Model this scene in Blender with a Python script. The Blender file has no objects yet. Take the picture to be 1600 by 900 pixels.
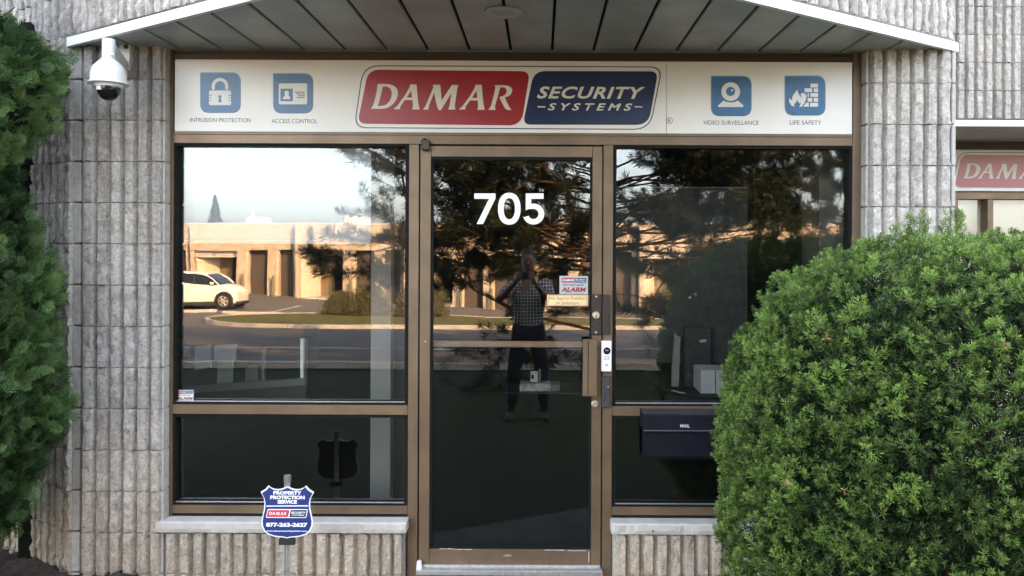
import bpy, bmesh, math, random
import numpy as np
from mathutils import Vector, Matrix
R = math.radians
random.seed(7); RNG = np.random.default_rng(11)
C = bpy.context.scene.collection
SC = bpy.context.scene

# ---------------------------------------------------------------- camera
F, CX, CY, CD, CH, ROLL = 1210.0, 845.0, 385.0, 3.89, 1.6, 0.0044   # focal length in photo pixels, axis, distance, height, roll
cam = bpy.data.cameras.new('camera'); camo = bpy.data.objects.new('camera', cam); C.objects.link(camo)
cam.sensor_width = 36; cam.lens = F/1600*36
cam.shift_x = -(CX-800)/1600; cam.shift_y = -(450-CY)/1600
camo.matrix_world = Matrix.Translation((0, -CD, CH)) @ Matrix.Rotation(R(90), 4, 'X') @ Matrix.Rotation(math.atan(ROLL), 4, 'Z')
cam.clip_start = 0.05; cam.clip_end = 3000
SC.camera = camo
# ---------------------------------------------------------------- world, sun, exposure
SUN_AZ, SUN_EL = 34.0, 24.0           # azimuth from +Y (behind the building) towards +X
w = bpy.data.worlds.new('World'); SC.world = w; w.use_nodes = True
nt = w.node_tree; nt.nodes.clear()
sky = nt.nodes.new('ShaderNodeTexSky'); sky.sky_type = 'NISHITA'; sky.sun_disc = False
sky.sun_elevation = R(SUN_EL); sky.sun_rotation = R(SUN_AZ); sky.altitude = 100
sky.air_density = 1.0; sky.dust_density = 3.0; sky.ozone_density = 1.0
hs = nt.nodes.new('ShaderNodeHueSaturation'); hs.inputs['Saturation'].default_value = 0.50
bg = nt.nodes.new('ShaderNodeBackground'); bg.inputs['Strength'].default_value = 0.15
wo = nt.nodes.new('ShaderNodeOutputWorld')
nt.links.new(sky.outputs[0], hs.inputs['Color']); nt.links.new(hs.outputs[0], bg.inputs[0]); nt.links.new(bg.outputs[0], wo.inputs[0])
sl = bpy.data.lights.new('sun', 'SUN'); sl.energy = 4.7; sl.angle = R(0.5); sl.color = (1.0, 0.57, 0.25)
so = bpy.data.objects.new('sun', sl); C.objects.link(so)
sd = Vector((math.sin(R(SUN_AZ))*math.cos(R(SUN_EL)), math.cos(R(SUN_AZ))*math.cos(R(SUN_EL)), math.sin(R(SUN_EL))))
so.rotation_euler = (-sd).to_track_quat('-Z', 'Y').to_euler(); so.location = sd*60
SC.view_settings.view_transform = 'Standard'; SC.view_settings.look = 'None'
SC.view_settings.gamma = 1; SC.view_settings.use_curve_mapping = False
SC.view_settings.exposure = 3.62
SC.render.engine = 'CYCLES'
SC.cycles.max_bounces = 8; SC.cycles.transparent_max_bounces = 16; SC.cycles.use_denoising = True
SC.cycles.sample_clamp_indirect = 6

# ---------------------------------------------------------------- materials
MATS = {}
def mat(name, col, rough=.6, metal=0, spec=None, var=0, vscale=20, bump=0, bscale=200, col2=None, c2amt=0.5, c2scale=3, coords='pos'):
    if name in MATS: return MATS[name]
    m = bpy.data.materials.new(name); m.use_nodes = True; n = m.node_tree.nodes; l = m.node_tree.links
    b = n['Principled BSDF']; b.inputs['Roughness'].default_value = rough; b.inputs['Metallic'].default_value = metal
    if spec is None and rough >= .85: spec = .15
    if spec is not None: b.inputs['Specular IOR Level'].default_value = spec
    b.inputs['Base Color'].default_value = (*col, 1)
    if var or bump or col2:
        g = n.new('ShaderNodeNewGeometry')
        src = None
        def noise(sc, det=4):
            t = n.new('ShaderNodeTexNoise'); t.inputs['Scale'].default_value = sc; t.inputs['Detail'].default_value = det
            l.new(g.outputs['Position'], t.inputs['Vector']); return t
        cur = None
        if col2:
            t = noise(c2scale, 5); r = n.new('ShaderNodeValToRGB')
            r.color_ramp.elements[0].position = .5-.22*c2amt; r.color_ramp.elements[1].position = .5+.4*(1-c2amt)+.1
            r.color_ramp.elements[0].color = (*col, 1); r.color_ramp.elements[1].color = (*col2, 1)
            l.new(t.outputs['Fac'], r.inputs[0]); cur = r.outputs[0]
        if var:
            t = noise(vscale, 6); mr = n.new('ShaderNodeMapRange')
            mr.inputs['From Min'].default_value = .3; mr.inputs['From Max'].default_value = .7
            mr.inputs['To Min'].default_value = 1-var; mr.inputs['To Max'].default_value = 1+var
            l.new(t.outputs['Fac'], mr.inputs['Value'])
            mx = n.new('ShaderNodeVectorMath'); mx.operation = 'SCALE'
            if cur: l.new(cur, mx.inputs[0])
            else: mx.inputs[0].default_value = col
            l.new(mr.outputs[0], mx.inputs['Scale']); cur = mx.outputs[0]
        if cur: l.new(cur, b.inputs['Base Color'])
        if bump:
            t = noise(bscale, 5); bp = n.new('ShaderNodeBump'); bp.inputs['Strength'].default_value = 1; bp.inputs['Distance'].default_value = bump
            l.new(t.outputs['Fac'], bp.inputs['Height']); l.new(bp.outputs[0], b.inputs['Normal'])
    MATS[name] = m; return m

bronze = mat('bronze_aluminium', (.168, .118, .074), .42, .40, var=.18, vscale=6, bump=.00015, bscale=60)
bronze_d = mat('dark_bronze', (.045, .034, .026), .45, .3, var=.1, vscale=10)
bronze_p = mat('painted_bronze_hardware', (.040, .032, .027), .42, .2, var=.2, vscale=60, bump=.0001)
gasket = mat('black_gasket', (.010, .010, .010), .7, spec=.15)
silver = mat('mill_aluminium', (.50, .50, .49), .38, .7, var=.18, vscale=40, bump=.0002)
chrome = mat('brushed_steel', (.75, .74, .72), .28, .9)
whitepl = mat('white_plastic', (.80, .80, .79), .35)
whitept = mat('white_painted_metal', (.78, .79, .79), .38, var=.04, vscale=14)
signwhite = mat('sign_face_white', (.73, .70, .635), .34, var=.035, vscale=3)
red = mat('sign_red', (.29, .012, .018), .28, var=.06, vscale=3)
navy = mat('sign_navy', (.006, .018, .062), .28, var=.06, vscale=3)
shieldblue = mat('shield_blue', (.012, .030, .165), .4)
shieldred = mat('shield_red', (.60, .030, .075), .4)
tileblue = mat('icon_tile_blue', (.036, .125, .250), .35, var=.12, vscale=30)
tiledark = mat('icon_tile_edge', (.020, .055, .110), .35)
tilelight = mat('icon_tile_highlight', (.20, .33, .45), .3)
textgrey = mat('caption_grey', (.055, .065, .085), .5)
vinyl = mat('white_vinyl', (.86, .87, .87), .45)
gold = mat('brass_plaque', (.80, .62, .33), .4, .1)
goldtext = mat('engraved_brown', (.25, .10, .025), .5)
sillm = mat('sill_stone', (.56, .53, .49), .8, var=.10, vscale=18, bump=.0025, bscale=35)
soffitm = mat('soffit_metal', (.41, .42, .41), .42, .1, var=.16, vscale=5, bump=.0004, bscale=12, col2=(.32, .31, .30), c2scale=2.2)
fasciam = mat('fascia_white', (.80, .83, .83), .5, var=.05, vscale=25)
darkm = mat('void_black', (.008, .008, .008), .9)
boxnavy = mat('mailbox_navy', (.006, .008, .015), .55, spec=.22, var=.3, vscale=12, bump=.0002, bscale=40)
boxtop = mat('mailbox_dusty_top', (.034, .036, .034), .7, spec=.2, var=.25, vscale=22)
rubber = mat('black_rubber', (.014, .014, .014), .7)
smoked = mat('smoked_dome', (.010, .010, .012), .06)
skin = mat('skin', (.20, .11, .075), .6)

def block_material(name, base, stain=True):
    m = bpy.data.materials.new(name); m.use_nodes = True; n = m.node_tree.nodes; l = m.node_tree.links
    b = n['Principled BSDF']; b.inputs['Roughness'].default_value = .9; b.inputs['Specular IOR Level'].default_value = .25
    g = n.new('ShaderNodeNewGeometry'); oi = n.new('ShaderNodeObjectInfo')
    def noise(sc, det=5, ro=.6):
        t = n.new('ShaderNodeTexNoise'); t.inputs['Scale'].default_value = sc; t.inputs['Detail'].default_value = det; t.inputs['Roughness'].default_value = ro
        l.new(g.outputs['Position'], t.inputs['Vector']); return t
    def ramp(src, p0, c0, p1, c1):
        r = n.new('ShaderNodeValToRGB'); r.color_ramp.elements[0].position = p0; r.color_ramp.elements[1].position = p1
        r.color_ramp.elements[0].color = (*c0, 1); r.color_ramp.elements[1].color = (*c1, 1); l.new(src, r.inputs[0]); return r
    def mul(a, bb, fac=1.0):
        x = n.new('ShaderNodeMix'); x.data_type = 'RGBA'; x.blend_type = 'MULTIPLY'; x.inputs[0].default_value = fac
        l.new(a, x.inputs[6]); l.new(bb, x.inputs[7]); return x.outputs[2]
    lo = ramp(noise(2.5, 4).outputs['Fac'], .3, tuple(c*.88 for c in base), .7, tuple(c*1.10 for c in base)).outputs[0]
    mid = ramp(noise(60, 6, .7).outputs['Fac'], .32, (.70, .68, .66), .62, (1.12, 1.12, 1.12)).outputs[0]
    cur = mul(lo, mid)
    vo = n.new('ShaderNodeTexVoronoi'); vo.inputs['Scale'].default_value = 160; l.new(g.outputs['Position'], vo.inputs['Vector'])
    sp = ramp(vo.outputs['Color'], .08, (.52, .50, .47), .16, (1, 1, 1)).outputs[0]; cur = mul(cur, sp)
    v2 = n.new('ShaderNodeTexVoronoi'); v2.inputs['Scale'].default_value = 115; l.new(g.outputs['Position'], v2.inputs['Vector'])
    cur = mul(cur, ramp(v2.outputs['Color'], .78, (1, 1, 1), .88, (1.28, 1.27, 1.24)).outputs[0])
    pr = ramp(oi.outputs['Random'], 0, (.90, .90, .91), 1, (1.06, 1.04, 1.01)).outputs[0]; cur = mul(cur, pr)
    mp = n.new('ShaderNodeMapping'); mp.inputs['Scale'].default_value = (22, 22, 1.1); l.new(g.outputs['Position'], mp.inputs[0]); sn = n.new('ShaderNodeTexNoise'); sn.inputs['Scale'].default_value = 1; sn.inputs['Detail'].default_value = 4; l.new(mp.outputs[0], sn.inputs['Vector'])
    cur = mul(cur, ramp(sn.outputs['Fac'], .34, (.80, .785, .77), .56, (1.04, 1.04, 1.04)).outputs[0])
    if stain:   # tan mineral staining low on the wall, uneven
        sx = n.new('ShaderNodeSeparateXYZ'); l.new(g.outputs['Position'], sx.inputs[0])
        a = n.new('ShaderNodeMath'); a.operation = 'MULTIPLY_ADD'; l.new(noise(3.2).outputs['Fac'], a.inputs[0]); a.inputs[1].default_value = -.9
        l.new(sx.outputs['Z'], a.inputs[2])
        mr = n.new('ShaderNodeMapRange'); l.new(a.outputs[0], mr.inputs['Value'])
        mr.inputs['From Min'].default_value = .10; mr.inputs['From Max'].default_value = -.55; mr.inputs['To Min'].default_value = 0; mr.inputs['To Max'].default_value = .85
        mx = n.new('ShaderNodeMix'); mx.data_type = 'RGBA'; mx.blend_type = 'MULTIPLY'; l.new(mr.outputs[0], mx.inputs[0]); l.new(cur, mx.inputs[6])
        mx.inputs[7].default_value = (1.0, .90, .74, 1); cur = mx.outputs[2]
    l.new(cur, b.inputs['Base Color'])
    bp = n.new('ShaderNodeBump'); bp.inputs['Distance'].default_value = .0060; l.new(noise(120, 6, .75).outputs['Fac'], bp.inputs['Height']); l.new(bp.outputs[0], b.inputs['Normal'])
    return m
blockm = block_material('split_face_block', (.50, .472, .438))
mortarm = mat('mortar', (.40, .385, .365), .95, var=.15, vscale=40, bump=.002, bscale=90)

def glass_material(name, refl, tint):
    m = bpy.data.materials.new(name); m.use_nodes = True; n = m.node_tree.nodes; l = m.node_tree.links; n.clear()
    o = n.new('ShaderNodeOutputMaterial'); t = n.new('ShaderNodeBsdfTransparent'); t.inputs[0].default_value = (*tint, 1)
    gl = n.new('ShaderNodeBsdfGlossy'); gl.inputs['Roughness'].default_value = 0.0; gl.inputs[0].default_value = (.97, .98, 1.0, 1)
    lw = n.new('ShaderNodeLayerWeight'); lw.inputs['Blend'].default_value = .25
    ma = n.new('ShaderNodeMath'); ma.operation = 'MULTIPLY_ADD'; ma.inputs[1].default_value = .5; ma.inputs[2].default_value = refl; ma.use_clamp = True
    l.new(lw.outputs['Fresnel'], ma.inputs[0]) if False else None
    fr = n.new('ShaderNodeFresnel'); fr.inputs['IOR'].default_value = 1.5
    sb = n.new('ShaderNodeMath'); sb.operation = 'SUBTRACT'; l.new(fr.outputs[0], sb.inputs[0]); sb.inputs[1].default_value = .04; sb.use_clamp = True
    l.new(sb.outputs[0], ma.inputs[0])
    mx = n.new('ShaderNodeMixShader'); l.new(ma.outputs[0], mx.inputs[0]); l.new(t.outputs[0], mx.inputs[1]); l.new(gl.outputs[0], mx.inputs[2])
    g = n.new('ShaderNodeNewGeometry'); ns = n.new('ShaderNodeTexNoise'); ns.inputs['Scale'].default_value = 2.2; ns.inputs['Detail'].default_value = 1
    l.new(g.outputs['Position'], ns.inputs['Vector']); bp = n.new('ShaderNodeBump'); bp.inputs['Distance'].default_value = .0004; bp.inputs['Strength'].default_value = 1
    l.new(ns.outputs['Fac'], bp.inputs['Height']); l.new(bp.outputs[0], gl.inputs['Normal'])
    # faint film of dust
    df = n.new('ShaderNodeBsdfDiffuse'); df.inputs[0].default_value = (.5, .5, .5, 1)
    n2 = n.new('ShaderNodeTexNoise'); n2.inputs['Scale'].default_value = 140; n2.inputs['Detail'].default_value = 3; l.new(g.outputs['Position'], n2.inputs['Vector'])
    r2 = n.new('ShaderNodeMapRange'); l.new(n2.outputs['Fac'], r2.inputs['Value']); r2.inputs['From Min'].default_value = .68; r2.inputs['From Max'].default_value = .78
    r2.inputs['To Min'].default_value = .0012; r2.inputs['To Max'].default_value = .10
    m2 = n.new('ShaderNodeMixShader'); l.new(r2.outputs[0], m2.inputs[0]); l.new(mx.outputs[0], m2.inputs[1]); l.new(df.outputs[0], m2.inputs[2])
    l.new(m2.outputs[0], o.inputs[0]); return m
glassm = glass_material('tinted_reflective_glass', .062, (.95, .96, .95))

# ---------------------------------------------------------------- object helpers
def link(name, me, m=None, parent=None):
    o = bpy.data.objects.new(name, me); C.objects.link(o)
    if m is not None and len(me.materials) == 0:
        for mm in (m if isinstance(m, (list, tuple)) else [m]): me.materials.append(mm)
    if parent: o.parent = parent
    return o
def tag(o, label=None, cat=None, group=None, kind=None):
    if label: o['label'] = label
    if cat: o['category'] = cat
    if group: o['group'] = group
    if kind: o['kind'] = kind
    return o
def thing(name, label, cat, loc=(0, 0, 0), group=None):
    o = bpy.data.objects.new(name, None); C.objects.link(o); o.location = loc; o.empty_display_size = .1
    return tag(o, label, cat, group)
def mesh(name, verts, faces):
    me = bpy.data.meshes.new(name); me.from_pydata([tuple(v) for v in verts], [], faces); me.update(); return me
def local(o, parent):
    """keep world coordinates of o's mesh although parent sits at its own base point"""
    return o
class B:
    """collects boxes, prisms, tubes and lathes into one mesh given in world coordinates"""
    def __init__(s): s.bm = bmesh.new()
    def box(s, x0, x1, y0, y1, z0, z1, bev=0, seg=1):
        vs = [s.bm.verts.new(p) for p in ((x0,y0,z0),(x1,y0,z0),(x1,y1,z0),(x0,y1,z0),(x0,y0,z1),(x1,y0,z1),(x1,y1,z1),(x0,y1,z1))]
        fs = [s.bm.faces.new([vs[i] for i in f]) for f in ((0,3,2,1),(4,5,6,7),(0,1,5,4),(1,2,6,5),(2,3,7,6),(3,0,4,7))]
        if bev:
            es = list({e for f in fs for e in f.edges}); bmesh.ops.bevel(s.bm, geom=es, offset=bev, segments=seg, affect='EDGES', profile=.5)
        return s
    def prism(s, pts, a0, a1, axis='Y'):
        """polygon of 2-D points swept along an axis (Y: points are x,z;  Z: x,y;  X: y,z)"""
        def P(p, a): return {'Y': (p[0], a, p[1]), 'Z': (p[0], p[1], a), 'X': (a, p[0], p[1])}[axis]
        v0 = [s.bm.verts.new(P(p, a0)) for p in pts]; v1 = [s.bm.verts.new(P(p, a1)) for p in pts]; k = len(pts)
        s.bm.faces.new(v0); s.bm.faces.new(v1[::-1])
        for i in range(k): s.bm.faces.new([v0[(i+1) % k], v0[i], v1[i], v1[(i+1) % k]])
        return s
    def lathe(s, prof, c=(0, 0, 0), n=28, axis='Z'):
        rings = []
        for r, h in prof:
            ring = []
            for i in range(n):
                a = 2*math.pi*i/n; u, v = r*math.cos(a), r*math.sin(a)
                p = {'Z': (u, v, h), 'Y': (u, h, v), 'X': (h, u, v)}[axis]
                ring.append(s.bm.verts.new((c[0]+p[0], c[1]+p[1], c[2]+p[2])))
            rings.append(ring)
        for a, b in zip(rings[:-1], rings[1:]):
            for i in range(n): s.bm.faces.new([a[i], a[(i+1) % n], b[(i+1) % n], b[i]])
        s.bm.faces.new(rings[0][::-1]); s.bm.faces.new(rings[-1]); return s
    def tube(s, pts, r, n=8):
        pts = [Vector(p) for p in pts]; rr = r if isinstance(r, (list, tuple)) else [r]*len(pts); rings = []
        for i, p in enumerate(pts):
            d = (pts[min(i+1, len(pts)-1)]-pts[max(i-1, 0)]).normalized()
            u = d.orthogonal().normalized() if i == 0 else (u - d*u.dot(d)).normalized()
            v = d.cross(u)
            rings.append([s.bm.verts.new(p+(u*math.cos(2*math.pi*k/n)+v*math.sin(2*math.pi*k/n))*rr[i]) for k in range(n)])
        for a, b in zip(rings[:-1], rings[1:]):
            for i in range(n): s.bm.faces.new([a[i], a[(i+1) % n], b[(i+1) % n], b[i]])
        s.bm.faces.new(rings[0][::-1]); s.bm.faces.new(rings[-1]); return s
    def done(s, name, m, parent=None, smooth=False, label=None):
        bmesh.ops.recalc_face_normals(s.bm, faces=s.bm.faces[:])
        me = bpy.data.meshes.new(name); s.bm.to_mesh(me); s.bm.free()
        if smooth:
            for p in me.polygons: p.use_smooth = True
            try: me.set_sharp_from_angle(angle=R(38))
            except Exception: pass
        o = link(name, me, m, parent)
        if parent is not None: o.matrix_parent_inverse = Matrix.Translation(-Vector(base_of(parent)))
        if label: o['label'] = label
        return o
def base_of(o):
    p = Vector((0, 0, 0))
    while o is not None:
        p = p + o.location + (o.matrix_parent_inverse.translation if o.parent else Vector((0, 0, 0))); o = o.parent
    return p
def put(o, parent):
    o.parent = parent; o.matrix_parent_inverse = Matrix.Translation(-Vector(base_of(parent))); return o

def U(px, py):            # photo pixel with the camera's roll taken out
    return px+(py-CY)*ROLL, py-(px-CX)*ROLL
def W(px, py, Y=0.0):     # point on the vertical plane at depth Y
    x, y = U(px, py); d = Y+CD
    return (x-CX)*d/F, CH-(y-CY)*d/F
def XW(px, Y=0.0): return (px-CX)*(Y+CD)/F          # already roll-free pixel values
def ZW(py, Y=0.0): return CH-(py-CY)*(Y+CD)/F
def pbox(b, x0, x1, y0, y1, Y0, Y1, bev=0):         # roll-free pixel rectangle at depth Y0 (front) to Y1
    return b.box(XW(x0, Y0), XW(x1, Y0), Y0, Y1, ZW(y1, Y0), ZW(y0, Y0), bev)

# flat shapes and lettering as thin solids
def flat(name, splines, Y, m, parent, thick=.0006):
    cu = bpy.data.curves.new(name, 'CURVE'); cu.dimensions = '2D'; cu.fill_mode = 'BOTH'; cu.extrude = thick/2
    for pts in splines:
        sp = cu.splines.new('POLY'); sp.points.add(len(pts)-1); sp.use_cyclic_u = True
        for i, (x, z) in enumerate(pts): sp.points[i].co = (x, z, 0, 1)
    return curve_to_mesh(name, cu, Y, m, parent)
def curve_to_mesh(name, cu, Y, m, parent, xf=None):
    tmp = bpy.data.objects.new('tmp', cu); C.objects.link(tmp)
    dg = bpy.context.evaluated_depsgraph_get(); dg.update()
    me = bpy.data.meshes.new_from_object(tmp.evaluated_get(dg)); bpy.data.objects.remove(tmp); bpy.data.curves.remove(cu)
    n = len(me.vertices); co = np.empty(n*3); me.vertices.foreach_get('co', co); co = co.reshape(-1, 3)
    if xf: co = xf(co)
    out = np.stack([co[:, 0], Y-co[:, 2], co[:, 1]], 1); me.vertices.foreach_set('co', out.ravel()); me.update()
    me.name = name; me.materials.clear()
    return put(link(name, me, m), parent) if parent else link(name, me, m)
def lettering(text, x0, x1, z0, z1, Y, m, parent, shear=0.0, bold=0.0, spacing=1.0, name='lettering', thick=.0006):
    cu = bpy.data.curves.new(name, 'FONT'); cu.body = text; cu.size = 1; cu.shear = shear; cu.offset = bold; cu.space_character = spacing
    cu.extrude = 0; cu.resolution_u = 3; cu.fill_mode = 'FRONT'
    def xf(co):
        mn, mx = co.min(0), co.max(0)
        co = co.copy(); co[:, 0] = x0+(co[:, 0]-mn[0])/(mx[0]-mn[0])*(x1-x0); co[:, 1] = z0+(co[:, 1]-mn[1])/(mx[1]-mn[1])*(z1-z0)
        co[:, 2] = 0; return co
    return curve_to_mesh(name, cu, Y, m, parent, xf)
def pxtext(text, a0, a1, b0, b1, Y, m, parent, **k):  # roll-free pixel box
    return lettering(text, XW(a0, Y), XW(a1, Y), ZW(b1, Y), ZW(b0, Y), Y, m, parent, **k)
def rounded(pts, rad, seg=8):
    out = []; n = len(pts)
    for i in range(n):
        p0, p, p1 = Vector(pts[i-1]), Vector(pts[i]), Vector(pts[(i+1) % n]); r = rad[i] if isinstance(rad, (list, tuple)) else rad
        a, b = (p0-p).normalized(), (p1-p).normalized()
        if r <= 0: out.append(tuple(p)); continue
        q0, q1 = p+a*r, p+b*r
        for k in range(seg+1):
            t = k/seg; q = q0*(1-t)**2+p*2*t*(1-t)+q1*t*t; out.append(tuple(q))
    return out
def circle(cx, cy, r, n=28, ry=None): return [(cx+r*math.cos(2*math.pi*i/n), cy+(ry or r)*math.sin(2*math.pi*i/n)) for i in range(n)]
def xform(pts, f): return [f(*p) for p in pts]

# ---------------------------------------------------------------- terrain
PY = [-400, -60, -43, -31, -22, -8.5, -4.2, -2.6, -1.9, 40]
PZ = [-1.9, -1.7, -1.50, -1.37, -1.18, -0.38, -0.25, -0.17, -0.16, -0.16]
def ground_z(x, y):
    z = np.interp(y, PY, PZ); t = np.clip((-y-22)/20, 0, 1)
    return z - .055*np.clip(x+14, -8, 12)*t*np.clip((400+y)/340, 0, 1)
def gz(x, y): return float(ground_z(np.array(x, float), np.array(y, float)))
def sheet(name, xs, ys, off, m, mask=None, kind='structure'):
    xs, ys = np.asarray(xs, float), np.asarray(ys, float); X, Y = np.meshgrid(xs, ys)
    if mask is not None:       # mask(y) gives left and right limits of the sheet at each depth
        l, r = mask(ys); t = (X-xs[0])/(xs[-1]-xs[0]); X = l[:, None]+t*(r-l)[:, None]
    Z = ground_z(X, Y)+off; nx, ny = len(xs), len(ys)
    v = np.stack([X, Y, Z], -1).reshape(-1, 3); f = [(j*nx+i, j*nx+i+1, (j+1)*nx+i+1, (j+1)*nx+i) for j in range(ny-1) for i in range(nx-1)]
    me = mesh(name, v, f); o = link(name, me, m)
    if me.polygons[0].normal.z < 0: me.flip_normals()
    o['kind'] = kind; return o
lin = np.linspace
grassm = mat('lawn_grass', (.014, .024, .009), .9, var=.25, vscale=8, bump=.02, bscale=45, col2=(.026, .036, .013), c2scale=.8)
drygrass = mat('verge_grass', (.11, .115, .035), .9, var=.3, vscale=6, bump=.02, bscale=30, col2=(.15, .115, .045), c2scale=.5)
asphalt = mat('asphalt', (.105, .100, .095), .85, var=.18, vscale=5, bump=.004, bscale=70)
lotm = mat('parking_asphalt', (.150, .135, .120), .85, var=.14, vscale=2, bump=.004, bscale=60)
concrete = mat('concrete', (.30, .285, .26), .85, var=.12, vscale=7, bump=.002, bscale=60)
kerbm = mat('kerb_concrete', (.42, .39, .34), .85, var=.12, vscale=5, bump=.003, bscale=30)
soilm = mat('garden_soil', (.065, .052, .042), .95, var=.35, vscale=30, bump=.02, bscale=60)
paint = mat('road_paint', (.70, .68, .62), .7, var=.15, vscale=9)
fine = list(lin(-70, -2, 90))
sheet('ground', [-900, -300, -80, -40, -20, -14, -8, -2, 4, 20, 60, 300, 900], [-1500, -400, -200, -100]+list(lin(-70, 2, 60))+[60, 300, 900], -.012, grassm)
sheet('lawn', lin(-60, 60, 12), lin(-8.5, -.02, 16), 0, grassm)
sheet('road', lin(-120, 120, 14), lin(-21.9, -8.5, 14), -.004, asphalt)
sheet('parking_lot', lin(-90, 90, 60), lin(-46, -21.9, 30), 0, lotm)
def island(ys):
    # grass island with a rounded left end, pixel measured in the reflection
    c, ry = -25.8, 3.7; t = np.clip(1-((ys-c)/ry)**2, 0, 1)
    return -7.6-np.sqrt(t)*4.9, np.full_like(ys, 60.0)
isl = sheet('grass_verge', lin(0, 1, 50), lin(-29.45, -22.15, 36), .11, drygrass, mask=island)
# kerb stones round the verge: one stone after another
kp = [(x, -22.05) for x in lin(60, -7.6, 36)]+[(-7.6-5.0*math.cos(a), -25.8+3.78*math.sin(a)) for a in lin(R(80), R(-80), 13)]+[(x, -29.55) for x in lin(-7.6, 40, 20)]
kerb = thing('kerb', 'pale concrete kerb curving round the end of the grass verge across the road', 'kerb', (-10, -22, gz(-10, -22))); kerb['kind'] = 'structure'
for (x0, y0), (x1, y1) in zip(kp[:-1], kp[1:]):
    d = Vector((x1-x0, y1-y0, 0)); L = d.length; d.normalize(); nrm = Vector((-d.y, d.x, 0)); b = B()
    p0, p1 = Vector((x0, y0, 0))+d*.012, Vector((x1, y1, 0))-d*.012
    pts = [p0-nrm*.08, p1-nrm*.08, p1+nrm*.08, p0+nrm*.08]
    lo = [b.bm.verts.new((p.x, p.y, gz(p.x, p.y)-.06)) for p in pts]; hi = [b.bm.verts.new((p.x, p.y, gz(p.x, p.y)+.135)) for p in pts]
    b.bm.faces.new(lo); b.bm.faces.new(hi)
    for i in range(4): b.bm.faces.new([lo[i], lo[(i+1) % 4], hi[(i+1) % 4], hi[i]])
    b.done('kerb_stone', kerbm, kerb)
near_kerb = B()
for i in range(40):
    x0, x1 = -60+i*3+.01, -57+i*3-.01; near_kerb.box(x0, x1, -8.58, -8.42, gz(0, -8.5)-.05, gz(0, -8.5)+.10)
nk = near_kerb.done('kerb', kerbm); tag(nk, 'straight concrete kerb between the shaded lawn and the road', 'kerb', kind='structure')
# painted lines
for yy, nm in ((-12.9, 'road_marking'),):
    sheet(nm, lin(-60, 60, 24), [yy-.06, yy+.06], .001, paint)
for k in range(5):
    x = -23.2+k*2.75
    o = sheet('parking_line', [x-.06, x+.06], lin(-35.5, -29.6, 6), .004, paint)
# wheel stops in front of the parked car
for k, x in enumerate((-17.9, -15.15, -12.4)):
    z = gz(x, -29.3); b = B().prism([(-29.42, z+.002), (-29.38, z+.12), (-29.24, z+.12), (-29.20, z+.002)], x-1.25, x+1.25, axis='X')
    o = b.done('wheel_stop', kerbm); tag(o, ['concrete wheel stop beside the rear wheel of the parked car', 'concrete wheel stop below the front door of the parked car', 'concrete wheel stop just ahead of the front wheel of the parked car'][k], 'wheel stop', 'wheel stops along the parking bays')
# porch and walk in front of the door
b = B().prism([(-.66, -.087), (.36, -.087), (.36, -1.05), (-.66, -.55)], -.30, -.075, 'Z'); pv = b.done('porch_slab', mat('old_concrete', (.10, .098, .092), .9, var=.2, vscale=9, bump=.002, bscale=60)); pv['kind'] = 'structure'
# soil bed along the wall, with its own lumpy surface
def soil_bed(name, poly_l, poly_r, y0, y1, ztop, m):
    xs, ys = lin(poly_l, poly_r, 40), lin(y0, y1, 30); X, Y = np.meshgrid(xs, ys)
    Z = ztop+.012*np.sin(X*17+Y*9)+.010*RNG.normal(size=X.shape); Z[:, 0] -= .2; Z[:, -1] -= .2; Z[0] -= .2
    v = np.stack([X, Y, Z], -1).reshape(-1, 3); f = [(j*40+i, j*40+i+1, (j+1)*40+i+1, (j+1)*40+i) for j in range(29) for i in range(39)]
    o = link(name, mesh(name, v, f), m); o['kind'] = 'structure'; return o
soil_bed('planting_bed', -4.2, -1.9, -.72, 1.1, -.03, soilm)
soil_bed('planting_bed', .9, 3.2, -1.6, 0, -.08, soilm)
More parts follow.
